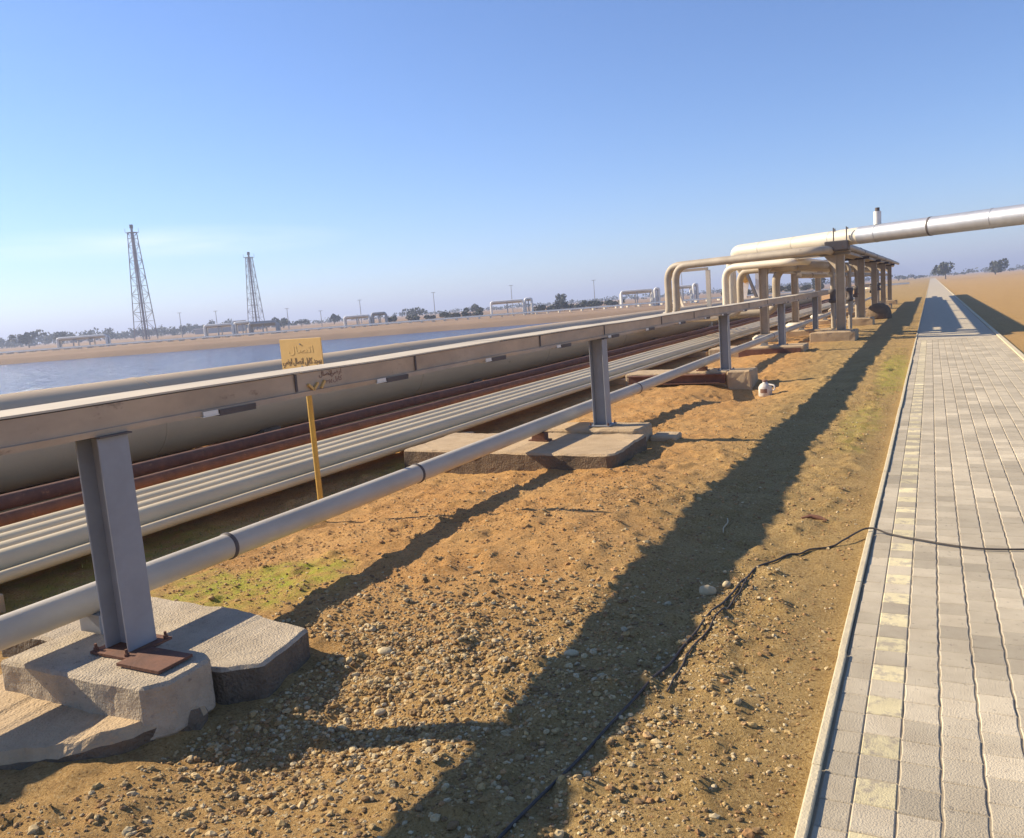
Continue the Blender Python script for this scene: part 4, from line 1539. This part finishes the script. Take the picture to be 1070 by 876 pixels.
def plant(name, px, dist, w, h, label, cat, group, seed, trunk=0.0, z=None):
    b = at(px, dist, bank_z(dist) if z is None else z)
    t = thing(name, label, cat, b, group)
    V, F, T_ = foliage(b, w / 2, (h - trunk) / 2, 420, 0.19 * max(1, h / 2.0), seed, trunk)
    m = MB()
    m.add(V, F)
    o = m.build('crown', M['leaf'], t)
    ca = o.data.color_attributes.new('tint', 'FLOAT_COLOR', 'POINT')
    ca.data.foreach_set('color', [q for tt in T_ for q in tt])
    m = MB()
    m.tube([b - Vector((0, 0, 0.2)), b + Vector((0.05, 0, trunk + (h - trunk) * 0.5))], [0.05 + 0.03 * h, 0.03], 7)
    for k in range(3):
        a = k * 2.1 + seed
        m.tube([b + Vector((0, 0, trunk + (h - trunk) * 0.15)), b + Vector((math.cos(a) * w * 0.25, math.sin(a) * w * 0.25, trunk + (h - trunk) * 0.55))], [0.04 + 0.01 * h, 0.02], 6)
    m.build('trunk', M['bark'], t)
    return t


BG = 'row of round bushes along the far bank'
k = 0
for px in (408, 433, 448, 466, 474, 487, 500, 564, 573, 581, 590, 598, 609, 616, 622, 636, 641, 757, 766, 780, 812, 826, 842, 856):
    plant('bush', px + rnd.uniform(-1, 1), 150 + rnd.uniform(-2, 4), rnd.uniform(1.7, 2.5), rnd.uniform(1.2, 1.75), 'small round dark bush in the row along the far bank', 'bush', BG, k)
    k += 1
TG = 'trees beyond the far bank'
for px, d, w, h, lb in ((434, 230, 6.5, 3.4, 'wide pale green tree left of the bright white loop'), (498, 210, 3.0, 2.8, 'small tree just left of the bright white loop'),
                        (586, 190, 3.2, 3.0, 'taller bush standing up from the row right of the bright white loop'), (296, 240, 4.0, 3.8, 'small dark tree right of the shorter tower'),
                        (349, 240, 3.0, 3.2, 'small tree left of the pair of loops'), (315, 240, 4.4, 2.4, 'low wide bush above the yellow sign'),
                        (856, 200, 3.2, 4.2, 'dark tree seen between the rack columns'), (988, 210, 5, 4.4, 'bushy tree right of the pipe rack, beside the horizon'),
                        (1040, 230, 6, 4.2, 'wider bushy tree at the far right on the horizon'), (30, 230, 6, 4.6, 'dark tree at the far left across the water'), (64, 250, 7, 4.4, 'second dark tree at the far left across the water')):
    plant('tree', px, d, w, h, lb, 'tree', TG, k + 40, trunk=0.5)
    k += 1
# hazy far wood behind the bank: one mass
mb = MB()
T_all = []
rs = np.random.RandomState(4)
for px in np.arange(-60, 300, 4.2):
    d = 330 + rs.uniform(-20, 40)
    dens = 1.0 if px < 300 else 0.5
    b = at(px, d, 0.3)
    h = rs.uniform(3.2, 5.6) * (1.0 if px < 240 else 0.8)
    V, F, T_ = foliage(b, rs.uniform(1.6, 3.0), h / 2, 110, 0.55, int(px) + 500)
    mb.add(V, F)
    T_all += T_
for px in np.arange(300, 1160, 7.5):
    d = 420 + rs.uniform(-40, 60)
    b = at(px, d, 0.3)
    h = rs.uniform(1.6, 3.6)
    V, F, T_ = foliage(b, rs.uniform(1.8, 3.6), h / 2, 60, 0.5, int(px) + 900)
    mb.add(V, F)
    T_all += T_
o = mb.build('far_wood', M['leaf'])
ca = o.data.color_attributes.new('tint', 'FLOAT_COLOR', 'POINT')
ca.data.foreach_set('color', [q for t in T_all for q in t])
tag(o, kind='stuff')
# pale wall-like strip of land and tank buildings near the towers
for px0, px1, d, h, lb in ((246, 256, 255, 3.2, 'small grey plant building beside the foot of the shorter tower'), (205, 246, 270, 1.6, 'long low pale shed left of the shorter tower')):
    a, b = at(px0, d, bank_z(d)), at(px1, d, bank_z(d))
    t = thing('plant_building', lb, 'building', (a + b) / 2)
    m = MB()
    m.obox(a + Vector((0, 0, h / 2)), b + Vector((0, 0, h / 2)), 3.0, h)
    m.build('wall', M['fargrey'], t)
    m = MB()
    m.obox(a + Vector((0, 0, h + 0.11)) - RT * 0.2, b + Vector((0, 0, h + 0.11)) + RT * 0.2, 3.4, 0.2)
    m.build('roof', M['farwhite'], t)

# ------------------------------------------------------------------ dusty air
HZ = bpy.data.materials.new('dusty_air')
HZ.use_nodes = True
hn = HZ.node_tree.nodes
hn.remove(hn['Principled BSDF'])
pv = hn.new('ShaderNodeVolumePrincipled')
pv.inputs['Color'].default_value = (0.68, 0.77, 1.0, 1)
pv.inputs['Density'].default_value = 0.0011
pv.inputs['Anisotropy'].default_value = 0.2
HZ.node_tree.links.new(pv.outputs[0], hn['Material Output'].inputs['Volume'])
mb = MB()
mb.box(-3300, 2700, -2600, 4400, -4.0, 36.0)
tag(mb.build('haze', HZ), kind='stuff')
